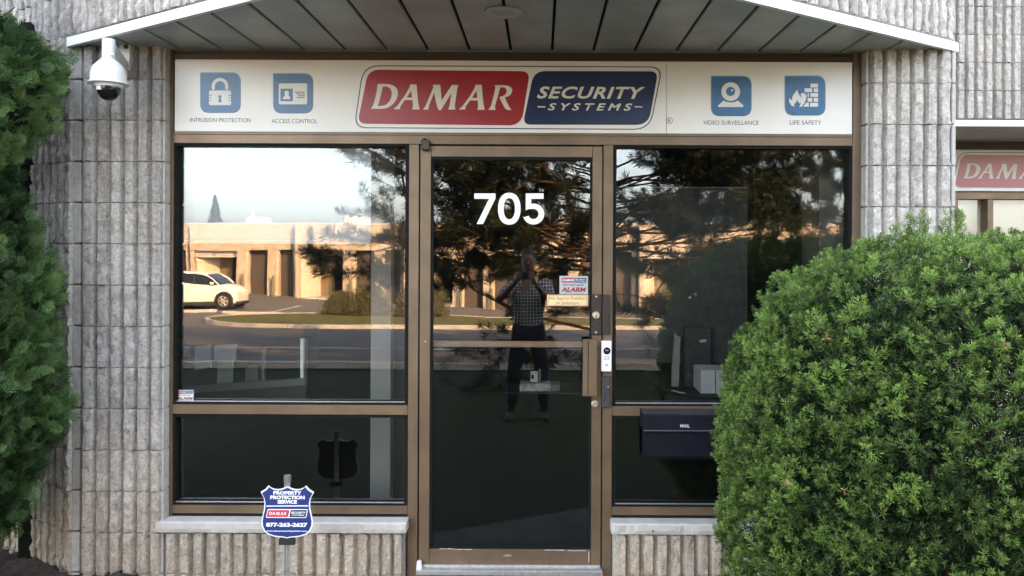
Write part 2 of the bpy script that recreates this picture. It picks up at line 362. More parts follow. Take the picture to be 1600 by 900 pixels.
# ---------------------------------------------------------------- fluted split-face block
PITCH, CW, CHT, RIB = .0677, .406, .2035, .030
def block_mesh(nr, seed):
    g = np.random.default_rng(seed); nz = 18; 
    xs = []; dep = []
    for k in range(nr):
        o = k*PITCH; a = [.0035, .0125, .0165, .022, .030, .038, .046, .054, .0595, .0635]
        d = [0, 0, .62, 1, 1, 1, 1, 1, 1, .66]
        xs += [o+v for v in a]; dep += d
    xs.append(nr*PITCH-.0012); dep.append(0)
    xs = np.array(xs); dep = np.array(dep); nx = len(xs); zs = np.linspace(.0011, CHT-.0011, nz)
    def smooth(sx, sz):
        cx, cz = max(3, int(nr*PITCH/sx)+2), max(3, int(CHT/sz)+2); gr = g.normal(size=(cz, cx))
        u = (xs/(nr*PITCH+.001))*(cx-1.001); v = ((zs-zs[0])/(zs[-1]-zs[0]))*(cz-1.001); iu, iv = u.astype(int), v.astype(int); fu, fv = u-iu, v-iv
        fu = fu*fu*(3-2*fu); fv = fv*fv*(3-2*fv); A = gr[iv][:, iu]; Bq = gr[iv][:, iu+1]; Cq = gr[iv+1][:, iu]; D = gr[iv+1][:, iu+1]
        return (A*(1-fu)+Bq*fu)*(1-fv)[:, None]+(Cq*(1-fu)+D*fu)*fv[:, None]
    rough = smooth(.035, .045)*.0036+smooth(.014, .02)*.0028+g.normal(size=(nz, nx))*.0007
    ribd = np.repeat(g.normal(size=nr)*.002, 10); ribd = np.append(ribd, 0)
    Y = -(RIB*dep)[None, :]+(rough+ribd[None, :])*dep[None, :]
    X = np.repeat(xs[None, :], nz, 0); edge = (dep > .5) & (dep < .9)
    X = X+edge[None, :]*(smooth(.03, .022)*.0030+g.normal(size=(nz, nx))*.0008)
    Z = np.repeat(zs[:, None], nx, 1); full = dep > .5
    Z[0] += full*np.abs(g.normal(size=nx))*.0014; Z[-1] -= full*np.abs(g.normal(size=nx))*.0014
    Y[0] += full*.002; Y[-1] += full*.002
    V = np.stack([X, Y, Z], -1).reshape(-1, 3).tolist(); Fs = [(j*nx+i, j*nx+i+1, (j+1)*nx+i+1, (j+1)*nx+i) for j in range(nz-1) for i in range(nx-1)]
    loop = [i for i in range(nx)]+[j*nx+nx-1 for j in range(1, nz)]+[(nz-1)*nx+i for i in range(nx-2, -1, -1)]+[j*nx for j in range(nz-2, 0, -1)]
    b0 = len(V)
    for i in loop: V.append([V[i][0], .02, V[i][2]])
    k = len(loop)
    for i in range(k): Fs.append((loop[(i+1) % k], loop[i], b0+i, b0+(i+1) % k))
    me = mesh('concrete_block', V, Fs); me.materials.append(blockm)
    for p in me.polygons: p.use_smooth = True
    try: me.set_sharp_from_angle(angle=R(50))
    except Exception: pass
    return me
FULL = [block_mesh(6, 100+i) for i in range(9)]; HALF = [block_mesh(3, 200+i) for i in range(6)]
def lay_block(parent, org, ang, s, z, half=False, zs=1.0, xs=1.0):
    """org: point of the wall line on the rib faces; ang: direction of the wall, left to right seen from outside"""
    me = random.choice(HALF if half else FULL); o = bpy.data.objects.new('concrete_block', me); C.objects.link(o)
    u = Vector((math.cos(ang), math.sin(ang), 0)); nin = Vector((-math.sin(ang), math.cos(ang), 0))
    o.location = Vector((org[0], org[1], z))+u*s+nin*(RIB+random.uniform(-.0015, .0015)); o.rotation_euler = (0, 0, ang+random.uniform(-.0015, .0015)); o.scale = (xs, 1, zs)
    o.parent = parent; o.matrix_parent_inverse = Matrix.Translation(-base_of(parent)); return o
def lay_wall(parent, org, ang, length, z0, courses, from_end=False, top_scale=1.0, bond=True):
    for c in range(courses):
        sc = top_scale if c == courses-1 else 1.0; z = z0+c*CHT
        s = 0.0; seq = []
        if bond and c % 2: seq.append(True); s += CW/2
        while s+CW <= length+.012: seq.append(False); s += CW
        if s+CW/2 <= length+.012: seq.append(True); s += CW/2
        s = length-s if from_end else 0.0
        if from_end: seq = seq[::-1]
        for hf in seq:
            lay_block(parent, org, ang, s, z, hf, sc); s += CW/2 if hf else CW
def wall_back(name, parent, org, ang, s0, s1, z0, z1, thick=.15, gap=.0315):
    u = Vector((math.cos(ang), math.sin(ang), 0)); nin = Vector((-math.sin(ang), math.cos(ang), 0)); o = Vector((org[0], org[1], 0))
    pts = [o+u*s0+nin*gap, o+u*s1+nin*gap, o+u*s1+nin*(gap+thick), o+u*s0+nin*(gap+thick)]
    return B().prism([(p.x, p.y) for p in pts], z0, z1, 'Z').done(name, mortarm, parent)

bld = thing('office_building', 'grey fluted concrete block office front with bronze framed glass entrance and prow canopy', 'building', (0, 0, -.16))
LC, RC = (-2.32, -.075), (2.047, -.05)            # left and right corners of the prow
SL = .62; TH = math.atan(SL); ZS = 2.578; ZROOF = 2.632+18*CHT
AX = (-.075-SL*2.32+.05+SL*2.047)/(2*SL); AX = (-.075-SL*2.32 + .05 + SL*2.047)/(2*SL)
AY = -.075-SL*(AX+2.32); APX = (AX, AY)
Z0 = -.0245-CHT
# piers beside the glass
wl = wall_back('wall', bld, (-2.276, -.075), 0, 0, .41, Z0, ZS+.05, .10)
for c in range(14):
    z = Z0+c*CHT; sc = 1.0 if c < 13 else (ZS+.004-z)/CHT
    lay_block(wl, (-2.272, -.075), 0, 0, z, zs=sc, xs=.992)
wr = wall_back('wall', bld, (1.618, -.075), 0, 0, .43, Z0, ZS+.05, .10)
for c in range(14):
    z = Z0+c*CHT-.004; sc = 1.0 if c < 13 else (ZS+.004-z)/CHT
    lay_block(wr, (1.616, -.075), 0, 0, z, zs=sc, xs=1.0)
# smooth returns either side of the frame, and the smooth strip of the corner
smoothm = mat('smooth_block', (.42, .40, .37), .9, var=.16, vscale=30, bump=.0012, bscale=90)
for c in range(14):
    z = Z0+c*CHT; z1 = min(z+CHT-.004, ZS)
    B().box(-1.872, -1.862, -.060, .05, z+.004, z1, .002).done('block_return', smoothm, wl)
    B().box(1.606, 1.616, -.060, .05, z, z1-.004, .002).done('block_return', smoothm, wr)
    B().box(-2.318, -2.277, -.058, .03, z+.004, z1, .006, 2).done('block_return', smoothm, wl)
    B().box(2.028, 2.047, -.066, .20, z, z1-.004, .003).done('block_return', smoothm, wr)
# oblique wall left of the corner, full height
OL = 2.44
org_l = (LC[0]-OL*math.cos(TH), LC[1]+OL*math.sin(TH))
wo_ = wall_back('wall', bld, org_l, -TH, 0, OL-.03, Z0, ZROOF)
zb = 2.632
for c in range(14+6):
    z = Z0+c*CHT if c < 14 else zb+(c-14)*CHT
    hf = c % 2; s = OL-.004; n = 0
    sc = 1.0 if c != 13 else (zb-z)/CHT
    while s > OL-1.3:
        h = (n == 0 and hf); s -= CW/2 if h else CW; lay_block(wo_, org_l, -TH, s, z, bool(h), sc); n += 1
# prow above the canopy
PL = math.hypot(AX-LC[0], AY-LC[1]); PR = math.hypot(AX-RC[0], AY-RC[1])
wpl = wall_back('wall', bld, LC, -TH, 0, PL, zb, ZROOF, .2)
lay_wall(wpl, LC, -TH, PL, zb, 6)
wpr = wall_back('wall', bld, APX, TH, 0, PR-.02, zb, ZROOF, .2)
lay_wall(wpr, APX, TH, PR, zb, 6, from_end=True)
# ribs of the courses above, far out of the picture, joined
def upper_ribs(parent, org, ang, s0, L, z0, n):
    u = Vector((math.cos(ang), math.sin(ang), 0)); nin = Vector((-math.sin(ang), math.cos(ang), 0)); q = B(); o = Vector((org[0], org[1], 0)); s = s0
    while s+.06 < L:
        p = [o+u*(s+.016), o+u*(s+.063), o+u*(s+.063)+nin*.03, o+u*(s+.016)+nin*.03]
        for c in range(n): q.prism([(v.x, v.y) for v in p], z0+c*CHT+.003, z0+(c+1)*CHT-.003, 'Z')
        s += PITCH
    r = q.done('wall_rib', blockm, parent); r['kind'] = 'stuff'
upper_ribs(wpl, LC, -TH, 0, PL, zb+6*CHT, 12); upper_ribs(wpr, APX, TH, 0, PR, zb+6*CHT, 12); upper_ribs(wo_, org_l, -TH, OL-1.3, OL, zb+6*CHT, 12)
# walls under the sills
ZSB = ZW(835, -.07)
for (x0, x1) in ((-1.862, -.673), (.365, 1.606)):
    ws = B().box(x0, x1, -.0385, .12, Z0, ZSB-.003).done('wall', mortarm, bld)
    L = x1-x0; nb = int(L/CW); k = L/(nb*CW) if abs(L-nb*CW) < .12 else 1
    for c, (z, sc) in enumerate(((Z0, 1), (-.0245, (ZSB-.002+.0245)/CHT))):
        s = 0
        while s < L-.02:
            rem = L-s; h = (c % 2 and s == 0) or rem < CW-.02; wd = CW/2 if h else CW; xs = min(1, (rem-.001)/wd)
            lay_block(ws, (x0, -.07), 0, s, z, bool(h), sc, xs); s += wd
# stone sills with chipped front edges
def sill(x0, x1, label=None):
    z0, z1 = ZW(835, -.085), ZW(809, -.0); g = random.Random(int(x0*100)); n = 70
    bm = bmesh.new(); prof = [(.03, z0), (-.080, z0), (-.087, z0+.02), (-.088, z0+.045), (-.084, z1-.014), (-.070, z1-.002), (.0, z1), (.03, z1)]
    rings = []
    ch = [0]*(n+1)
    for _ in range(9):
        c0 = g.randint(3, n-6); wdt = g.randint(2, 5)
        for i in range(c0, c0+wdt): ch[min(i, n)] = g.uniform(.003, .007)
    for i in range(n+1):
        x = x0+(x1-x0)*i/n; ring = []
        for k, (y, z) in enumerate(prof):
            dy = (g.uniform(-.0012, .0012)+(ch[i] if k in (2, 3) else ch[i]*.4 if k == 4 else 0)) if 1 <= k <= 5 else 0
            if i in (0, n) and 1 <= k <= 5: dy += .006
            ring.append(bm.verts.new((x, y+dy, z+(g.uniform(-.001, .001) if k in (4,) else 0))))
        rings.append(ring)
    for a, b_ in zip(rings[:-1], rings[1:]):
        for k in range(len(prof)-1): bm.faces.new([a[k], b_[k], b_[k+1], a[k+1]])
    bm.faces.new(rings[0]); bm.faces.new(rings[-1][::-1]); q = B(); q.bm.free(); q.bm = bm
    return q.done('window_sill', sillm, bld)
sill(XW(244, -.085), XW(636, -.085)); sr = sill(XW(957.5, -.085), 1.600)
for px in (1022, 1129):
    B().lathe([(.0045, -.0895), (.0045, -.083)], (XW(px, -.085), 0, ZW(829, -.085)), 10, 'Y').done('anchor_hole', darkm, sr)
# ---------------------------------------------------------------- canopy: soffit panels, fascia, downlight
can = B().prism([(-2.30, .18), (-2.30, -.06), (AX, AY+.04), (2.03, -.03), (2.03, .18)], ZS+.016, ZS+.05, 'Z').done('canopy', darkm, bld)
def yfront(x): return (-.075-SL*(x+2.32)) if x < AX else (-.05-SL*(2.047-x))
seam0 = XW(861.3); pit = (XW(1055.6)-XW(541.2))/8
xsn = [seam0+pit*k for k in range(-16, 16)]
for xa, xb in zip(xsn[:-1], xsn[1:]):
    a, b_ = max(xa+.0065, LC[0]+.02), min(xb-.0065, RC[0]-.02)
    if b_-a < .02: continue
    fr = [(a, yfront(a)+.013)]+([(AX, AY+.013)] if a < AX < b_ else [])+[(b_, yfront(b_)+.013)]
    if max(p[1] for p in fr) > -.004: 
        fr = [(x, min(y, -.002)) for x, y in fr]
    q = B().prism([(a, .0)]+fr+[(b_, .0)], ZS+random.uniform(0, .0012), ZS+.0135, 'Z'); bmesh.ops.recalc_face_normals(q.bm, faces=q.bm.faces[:])
    bmesh.ops.bevel(q.bm, geom=[e for e in q.bm.edges if abs(e.verts[0].co.z-e.verts[1].co.z) < 1e-4 and e.verts[0].co.z < ZS+.005 and abs(e.verts[0].co.x-e.verts[1].co.x) < 1e-5], offset=.003, segments=2, affect='EDGES')
    q.done('soffit_panel', soffitm, can)
# rear strip of the soffit above the piers
B().box(-2.30, 2.03, .003, .12, ZS-.001, ZS+.012).done('soffit_edge', soffitm, can)
def strip(p0, p1, name, m, z0, z1, t, parent, nose=0):
    d = Vector((p1[0]-p0[0], p1[1]-p0[1])); d.normalize(); n = Vector((-d.y, d.x))
    pts = [(p0[0]-n.x*t*0, p0[1]-n.y*t*0), p1, (p1[0]+n.x*t, p1[1]+n.y*t), (p0[0]+n.x*t, p0[1]+n.y*t)]
    return B().prism(pts, z0, z1, 'Z').done(name, m, parent)
def off(p, dx, dy): return (p[0]+dx, p[1]+dy)
nl = (-math.sin(TH), -math.cos(TH)); nr_ = (math.sin(TH), -math.cos(TH)); ov = .012
fl = strip((LC[0]+nl[0]*ov-.012, LC[1]+nl[1]*ov+.0075), (AX, AY-.0145), 'fascia', fasciam, ZS-.004, ZS+.040, .022, can)
frr = strip((AX+.0005, AY-.0145), (RC[0]+nr_[0]*ov+.012, RC[1]+nr_[1]*ov+.0075), 'fascia', fasciam, ZS-.004, ZS+.040, .022, can)
# dark flashing between fascia and blocks
strip((LC[0]-.003, LC[1]-.003), (AX, AY-.004), 'flashing', bronze_p, ZS+.0405, ZS+.052, .03, can)
strip((AX+.0005, AY-.004), (RC[0]+.003, RC[1]-.003), 'flashing', bronze_p, ZS+.0405, ZS+.052, .03, can)
for k in range(9):
    t = (k+.5)/9; x = LC[0]+(AX-LC[0])*t; y = LC[1]+(AY-LC[1])*t
    B().lathe([(.003, 0), (.003, .002)], (x+nl[0]*(ov+.0035), y+nl[1]*(ov+.0035), ZS+.018), 8, 'Y').done('rivet', silver, fl)
dl = thing('downlight', 'round recessed downlight in the grey metal soffit above the door', 'light fitting', (XW(785, -.66), -.66, ZS))
lx, ly = XW(785, -.66), -.66
B().lathe([(.060, ZS-.001), (.078, ZS-.001), (.079, ZS-.007), (.060, ZS-.010), (.050, ZS-.004), (.046, ZS+.010), (.050, ZS+.012)], (lx, ly, 0), 36).done('trim_ring', mat('trim_grey', (.42, .42, .40), .45), dl, True)
B().lathe([(.001, ZS+.009), (.044, ZS+.0095), (.020, ZS+.003), (.001, ZS+.001)][::-1], (lx, ly, 0), 24).done('lens', mat('lamp_lens', (.10, .10, .10), .2), dl, True)
# ---------------------------------------------------------------- bronze framing
frm = B().box(XW(258), XW(1346), .001, .11, ZW(94.5), ZS-.002).done('entrance_frame', bronze_d, bld)  # frame head in darker bronze, soffit shade put into its colour
def member(x0, x1, y0, y1, Y0=0.0, Y1=.10, m=bronze, name='frame_member', parent=frm, bev=.0015):
    q = B(); pbox(q, x0, x1, y0, y1, Y0, Y1, bev); return q.done(name, m, parent)
member(255, 270, 79.5, 812, -.002)                     # left jamb
member(1332, 1348, 79.5, 812, -.002)                   # right jamb
member(270.4, 1331.6, 86, 95, -.006, -.0015, bronze_d) # drip over the sign
member(270.4, 1331.6, 208.2, 226, 0)                   # rail below the sign
member(270.4, 1331.6, 208.2, 212, -.006, -.0005, bronze)
member(638.5, 654, 226.4, 905, 0)                      # mullions beside the door
member(942.5, 957.5, 226.4, 905, 0)
for (a, b_) in ((270.4, 638.1), (957.9, 1331.6)):
    member(a, b_, 634.5, 649.5, 0); member(a, b_, 792, 804.5, 0)
    member(a, b_, 804.9, 809.5, .004, .10, gasket, 'sealant')
# glass panes held by stops; the panes sit in the frame
def window(x0, x1, y0, y1):
    q = B(); fr = None
    s = 4.0
    for r in ((x0, x1, y0, y0+s), (x0, x1, y1-s, y1), (x0, x0+s*1.25, y0+s+.1, y1-s-.1), (x1-s*1.25, x1, y0+s+.1, y1-s-.1)):
        pbox(q, *r, .012, .095)
    wf = q.done('window', gasket, bld)
    q = B(); pbox(q, x0+s+.5, x1-s-.5, y1-s-1.3, y1-s, .016, .028, .0006); q.done('glazing_stop', silver, wf)
    q = B(); pbox(q, x0+1, x1-1, y0+1, y1-1, .044, .050); q.done('glass_pane', glassm, wf); return wf
WL1 = window(270.4, 638.1, 226.4, 634.1); WL2 = window(270.4, 638.1, 649.9, 791.6)
WR1 = window(957.9, 1331.6, 226.4, 634.1); WR2 = window(957.9, 1331.6, 649.9, 791.6)
# ---------------------------------------------------------------- door
door = B(); pbox(door, 673, 925, 228.5, 245.5, .002, .046, .0015); door = door.done('entrance_door', bronze, bld)
member(656.2, 672.6, 228.5, 883, .002, .046, bronze, 'door_stile', door)
member(925.4, 940.6, 228.5, 883, .002, .046, bronze, 'door_stile', door)
member(673, 925, 859, 883, .002, .046, bronze, 'bottom_rail', door)
q = B()
for r in ((673, 925, 245.9, 250), (673, 925, 855, 858.6), (673, 676.5, 250.3, 854.7), (922, 925, 250.3, 854.7)): pbox(q, *r, .010, .040)
q.done('gasket', gasket, door)
q = B(); pbox(q, 674, 924, 248, 857, .0235, .0295); q.done('glass_pane', glassm, door)
q = B(); pbox(q, 674, 924.5, 533.5, 543, .060, .080, .003); q.done('push_bar', mat('push_bar_bronze', (.30, .19, .12), .45, .2), door)
# door sweep, threshold, pivots
q = B(); pbox(q, 659, 940, 883.3, 891, -.004, .03, .001); sw = q.done('door_sweep', silver, door)
for px in (671, 736, 803, 859, 932):
    B().lathe([(.0045, -.006), (.0048, -.0035)], (XW(px), 0, ZW(887.3)), 10, 'Y').done('screw', darkm if px in (803, 859) else chrome, sw)
q = B(); pbox(q, 652, 944, 892.5, 900, -.05, .09, .002); thr = q.done('threshold', silver, bld)
q = B().lathe([(.016, ZW(891)), (.0165, ZW(889)), (.0125, ZW(875.5)), (.010, ZW(874))], (XW(657.5, -.02), -.022, 0), 20); q.done('bottom_pivot', whitept, door, True)
q = B(); pbox(q, 657, 669.5, 219, 235, -.030, -.0005, .003); pv = q.done('top_pivot', bronze_p, door)
B().lathe([(.010, ZW(219)), (.010, ZW(217.5))], (XW(663), -.016, 0), 14).done('pivot_pin', bronze_p, pv)
for px, py in ((665.5, 534.5),):
    B().lathe([(.0035, -.003), (.004, .0025)], (XW(px), 0, ZW(py)), 10, 'Y').done('screw', chrome, door)
# chipped paint and scuffs along the bottom rail
gsc = random.Random(8)
scuffm = mat('chipped_paint', (.62, .60, .56), .7)
for (a, b_, py) in ((689, 711, 858.3), (712, 739, 859.2), (853, 884, 859.6), (889, 917, 860.2), (668, 702, 883.6), (776, 818, 884)):
    pts = []; k = 9
    for i in range(k+1): pts.append((a+(b_-a)*i/k, py-gsc.uniform(.2, .8)))
    for i in range(k, -1, -1): pts.append((a+(b_-a)*i/k, py+gsc.uniform(.1, .7)))
    flat('paint_chip', [[(XW(x), ZW(y)) for x, y in pts]], .0008, scuffm, door)
flat('paint_chip', [[(XW(921.6), ZW(862)), (XW(922.6), ZW(862)), (XW(922.8), ZW(878)), (XW(921.9), ZW(878))]], .0008, scuffm, door)
flat('scuff', [[(XW(788), ZW(868)), (XW(796), ZW(866.6)), (XW(803), ZW(868.2)), (XW(797), ZW(870)), (XW(789), ZW(869.6))]], .0012, mat('scuff_grey', (.32, .29, .25), .7), door)
# lock plate with guard
q = B(); pbox(q, 924.3, 941.2, 459.5, 523, -.008, .0015, .0025); lk = q.done('lock_plate', bronze_p, door)
q = B(); pbox(q, 941.6, 953.6, 460, 522, -.020, -.003, .004); q.done('latch_guard', bronze_p, lk)
q = B()   # pressed triangular relief
xa, xb = XW(925.5), XW(939.5)
q.prism([(xa, ZW(508)), (xb, ZW(516)), (xb, ZW(467)), (xa, ZW(476))], -.0125, -.0078); q.done('pressed_face', bronze_p, lk)
for py in (462.8, 518.5): B().lathe([(.0048, -.0125), (.0052, -.0078)], (XW(931.8), 0, ZW(py)), 12, 'Y').done('bolt', chrome, lk)
q = B().lathe([(.016, -.024), (.0185, -.021), (.0195, -.0126)], (XW(931.5), 0, ZW(491.5)), 26, 'Y'); lc = q.done('lock_cylinder', chrome, lk, True)
B().lathe([(.0075, -.0255), (.008, -.0238)], (XW(931.8), 0, ZW(493)), 16, 'Y').done('keyway_plug', mat('brass', (.55, .42, .2), .35, .8), lc)
q = B(); q.box(XW(931.8)-.0012, XW(931.8)+.0012, -.0262, -.0254, ZW(495.5), ZW(491)); q.done('keyway', darkm, lc)
# pull handle: deep box section standing off the stile
q = B(); pbox(q, 911.5, 934, 530.5, 619, -.055, -.028, .002); ph = q.done('pull_handle', bronze, door)
q = B(); pbox(q, 919.3, 920.4, 531.5, 618, -.0556, -.0548); q.done('groove', darkm, ph)
for py in (545, 604): 
    q = B(); pbox(q, 927, 933, py-6, py+6, -.028, .003); q.done('handle_standoff', bronze_p, ph)
q = B().lathe([(.0005, -.016), (.011, -.016), (.0135, -.013), (.0145, -.007), (.0175, -.0065), (.0175, .0015)], (XW(930.3), 0, ZW(631)), 26, 'Y'); q.done('thumb_turn', chrome, door, True)
# ---------------------------------------------------------------- neighbouring unit, set back to the right
NY = 1.71; NZ = ZW(194.2, NY); NB = 2.55
NZ0 = NZ+.055
wn = wall_back('wall', bld, (2.05, NY), 0, 0, 4.4, NZ0, ZROOF, .2)
lay_wall(wn, (2.05, NY), 0, 2.05, NZ0, 9, bond=True)
upper_ribs(wn, (2.05, NY), 0, 0, 2.1, NZ0+9*CHT, 9)
can2 = B().box(2.05, 6.45, NY+.03, NB+.06, NZ+.014, NZ+.05).done('canopy', darkm, bld)
xx = 2.06
while xx < 6.3:
    B().prism([(xx+.004, NB+.03), (xx+.196, NB+.03), (xx+.196+.55, NY+.02), (xx+.004+.55, NY+.02)], NZ, NZ+.012, 'Z').done('soffit_panel', soffitm, can2); xx += .203
B().prism([(2.06, NB+.03), (2.06, NY+.02), (2.60, NY+.02)], NZ, NZ+.012, 'Z').done('soffit_panel', soffitm, can2)
B().box(2.051, 6.45, NY-.016, NY+.012, NZ-.003, NZ+.042, .002).done('fascia', fasciam, can2)
B().box(2.051, 6.45, NY-.004, NY+.02, NZ+.0425, NZ+.054).done('flashing', bronze_p, can2)
nf = B(); nf.box(2.07, 6.4, NB, NB+.1, ZW(232, NB), NZ-.002); nf = nf.done('shopfront_frame', bronze_d, bld)
def nmem(x0, x1, y0, y1, Y0=NB, m=bronze):
    q = B(); q.box(XW(x0, NB), XW(x1, NB), Y0, NB+.1, ZW(y1, NB), ZW(y0, NB), .0015); q.done('frame_member', m, nf)
RX = lambda x: x+.0
nmem(1483, 1690, 296, 308); nmem(1483, 1497, 308.4, 700); nmem(1543, 1552, 308.4, 690); nmem(1640, 1650, 308.4, 690); nmem(1500, 1690, 691, 702)
nw = B(); nw.box(XW(1498, NB), XW(1690, NB), NB+.075, NB+.08, ZW(700, NB), ZW(309, NB)); nw = nw.done('window', glassm, bld)
blind_tan = mat('tan_blind', (.80, .70, .56), .8)
NBL = B().box(XW(1496, NB), XW(1700, NB), NB+.12, NB+.128, ZW(700, NB), ZW(300, NB)).done('roller_blind', blind_tan); tag(NBL, 'tan roller blind drawn down behind the glass of the set back neighbouring unit', 'blind')
B().box(XW(1483, NB), 6.4, NB-.02, NB+.12, -.2, ZW(702.4, NB)).done('wall', mortarm, bld)
# return wall between the units, ribbed, and the stepped mass of the building behind and beside
ribbed = B(); y = .0
while y < 1.66:
    ribbed.box(2.02, 2.047+.0, y+.008, y+.055, Z0, ZROOF); y += PITCH
r_ = ribbed.done('wall_rib', blockm, bld); r_['kind'] = 'stuff'
B().box(1.9, 2.018, .06, 1.75, Z0, ZROOF-.01).done('wall', mortarm, bld)
roofm = mat('roof_membrane', (.12, .12, .12), .9)
B().prism([(-2.35, .2), (-2.30, .05), (AX, AY+.1), (1.99, .05), (1.99, 9.5), (-9, 9.5), (-9, 4.1)], ZROOF-.12, ZROOF-.02, 'Z').done('roof', roofm, bld)
for (x0, x1, y0) in ((1.995, 6.5, 1.94), (6.52, 10.9, 3.2), (10.92, 15.3, 4.8), (15.32, 30, 6.5)):
    B().box(x0, x1, y0, y0+9, 2.6 if y0 < 2 else -.3, ZROOF-.03).done('wall', mortarm, bld)
B().prism([(org_l[0], org_l[1]+.25), (-9, 4.3), (-9, 13), (org_l[0], 13)], Z0, ZROOF-.14, 'Z').done('wall', mortarm, bld)
B().box(-30, -9.05, 1.5, 13, -.3, ZROOF-.03).done('wall', mortarm, bld)
# walls that close the neighbouring unit at both ends and behind, and the step under the threshold
for (xa, xb) in ((2.022, XW(1480, NB)-.004), (XW(1690, NB)+.004, 6.5)):
    wv = B().box(xa, xb, NB+.001, NB+.15, -.3, NZ+.012).done('wall', mortarm, bld); q = B(); x = xa+.01
    while x+.05 < xb: 
        q.box(x+.012, x+.058, NB-.028, NB+.0005, -.3, NZ-.002); x += PITCH
    rr_ = q.done('wall_rib', blockm, wv); rr_['kind'] = 'stuff'
B().box(2.022, 6.5, 10.85, 10.94, -.3, 2.598).done('wall', mortarm, bld)
B().box(XW(638.5), XW(957.5), -.085, .115, -.30, ZW(900)-.0015).done('door_step', concrete, bld)
# ---------------------------------------------------------------- main sign
DAMAR_D = [[(240,220),(300,219),(345,224),(378,236),(400,256),(410,285),(408,318),(396,350),(372,384),(342,409),(308,424),(262,428),(182,427),(198,408),(214,365),(232,285),(238,245)],
           [(284,242),(312,241),(338,252),(354,272),(359,300),(353,335),(336,368),(312,392),(284,402),(240,404),(252,372),(272,295)]]
DAMAR_A = [[(512,224),(565,224),(570,290),(579,385),(590,432),(527,432),(535,408),(532,354),(467,354),(432,402),(426,430),(374,430),(408,398),(466,318),(508,246)],
           [(521,274),(528,333),(482,333)]]
DAMAR_M = [[(702,227),(762,227),(768,290),(774,357),(860,228),(915,229),(905,252),(893,330),(883,402),(888,433),(828,433),(840,402),(855,294),(768,438),(750,438),(734,402),(711,292),(668,400),(664,433),(618,433),(640,402),(688,290),(703,250)]]
DAMAR_R = [[(1216,231),(1282,229),(1325,234),(1352,248),(1363,270),(1356,298),(1335,320),(1300,331),(1318,372),(1338,412),(1356,437),(1320,437),(1298,418),(1278,378),(1254,330),(1283,322),(1306,306),(1317,283),(1312,262),(1296,250),(1262,248),(1242,322),(1218,404),(1222,436),(1162,436),(1184,405),(1206,325),(1222,252)]]
def shift(sh, dx, dy): return [[(x+dx, y+dy) for x, y in s] for s in sh]
DAMAR = [DAMAR_D, DAMAR_A, DAMAR_M, shift(DAMAR_A, 543, 3), DAMAR_R]
def logo_px(x, y): return (545+x/5.3333, 90+y/5.3333)       # digitised coordinates -> photo pixels
def mapper(cx=795, cy=152, s=1.0, Y=0.0, ox=None, oz=None, k=None):
    """photo pixel -> wall coordinates; with ox, oz, k the artwork is re-scaled about its middle"""
    def f(px, py):
        x, y = U(px, py)
        if ox is None: return (XW(x, Y), ZW(y, Y))
        return (ox+(x-cx)*k, oz-(y-cy)*k)
    return f
def z2(x, y): return (800+x/5.3333, 90+y/5.3333)
def ring(pts_o, pts_i): return [pts_o, pts_i]
def inset_poly(pts, d):
    c = Vector((sum(p[0] for p in pts)/len(pts), sum(p[1] for p in pts)/len(pts))); out = []; n = len(pts)
    for i in range(n):
        p0, p, p1 = Vector(pts[i-1]), Vector(pts[i]), Vector(pts[(i+1) % n]); e0, e1 = (p-p0).normalized(), (p1-p).normalized()
        n0, n1 = Vector((-e0.y, e0.x)), Vector((-e1.y, e1.x)); 
        if n0.dot(c-p) < 0: n0, n1 = -n0, -n1
        b = (n0+n1); b = b/max(b.length_squared/2, .3); out.append(tuple(p+b*d))
    return out
def logo(parent, Y, f, mr, mn, mw, outline=True, detail=True, letters=True):
    q = [(545+118/5.3333, 90+64/5.3333), (800+1256/5.3333, 90+74/5.3333), (800+1150/5.3333, 90+602/5.3333), (545+42/5.3333, 90+588/5.3333)]
    if outline:
        o = rounded(q, [26, 20, 26, 20], 8); i = rounded(inset_poly(q, 1.5), [25, 19, 25, 19], 8)
        flat('logo_outline', [xform(o, f), xform(i, f)], Y, mn, parent)
    rq = [logo_px(163, 100), logo_px(1510, 114), logo_px(1437, 566), logo_px(72, 551)]
    flat('logo_panel', [xform(rounded(rq, [18, 14, 20, 14], 8), f)], Y, mr, parent)
    bq = [z2(183, 112), z2(1218, 114), z2(1138, 561), z2(90, 559)]
    flat('logo_panel', [xform(rounded(bq, [18, 13, 20, 13], 8), f)], Y, mn, parent)
    if not letters: return
    for sh in DAMAR:
        flat('letter', [xform([logo_px(*p) for p in s], f) for s in sh], Y-.0006, mw, parent)
    if detail:
        (xa, zt), (xb, zb_) = f(*z2(208, 240)), f(*z2(1110, 345))
        lettering('SECURITY', xa, xb, zb_, zt, Y-.0006, mw, parent, shear=.30, bold=.026, spacing=1.10)
        (xa, zt), (xb, zb_) = f(*z2(298, 379)), f(*z2(1002, 443))
        lettering('SYSTEMS', xa, xb, zb_, zt, Y-.0006, mw, parent, shear=.30, bold=.022, spacing=1.55)
        for a, b_ in ((212, 276), (1020, 1084)):
            flat('dash', [xform([z2(a+3, 405), z2(b_+3, 407), z2(b_, 416), z2(a, 414)], f)], Y-.0006, mw, parent)
sign = thing('shop_sign', 'long white sign panel with red and navy logo above the door and windows', 'sign', (XW(800), -.01, ZW(152)))
q = B(); pbox(q, 272, 1040.2, 95.2, 207.8, -.012, -.0005, .001); q.done('sign_panel', signwhite, sign)
q = B(); pbox(q, 1040.7, 1330.5, 95.2, 207.8, -.012, -.0005, .001); q.done('sign_panel', signwhite, sign)
SY = -.0126; f0 = mapper(Y=SY)
logo(sign, SY, f0, red, navy, mat('logo_cream', (.64, .60, .50), .35))
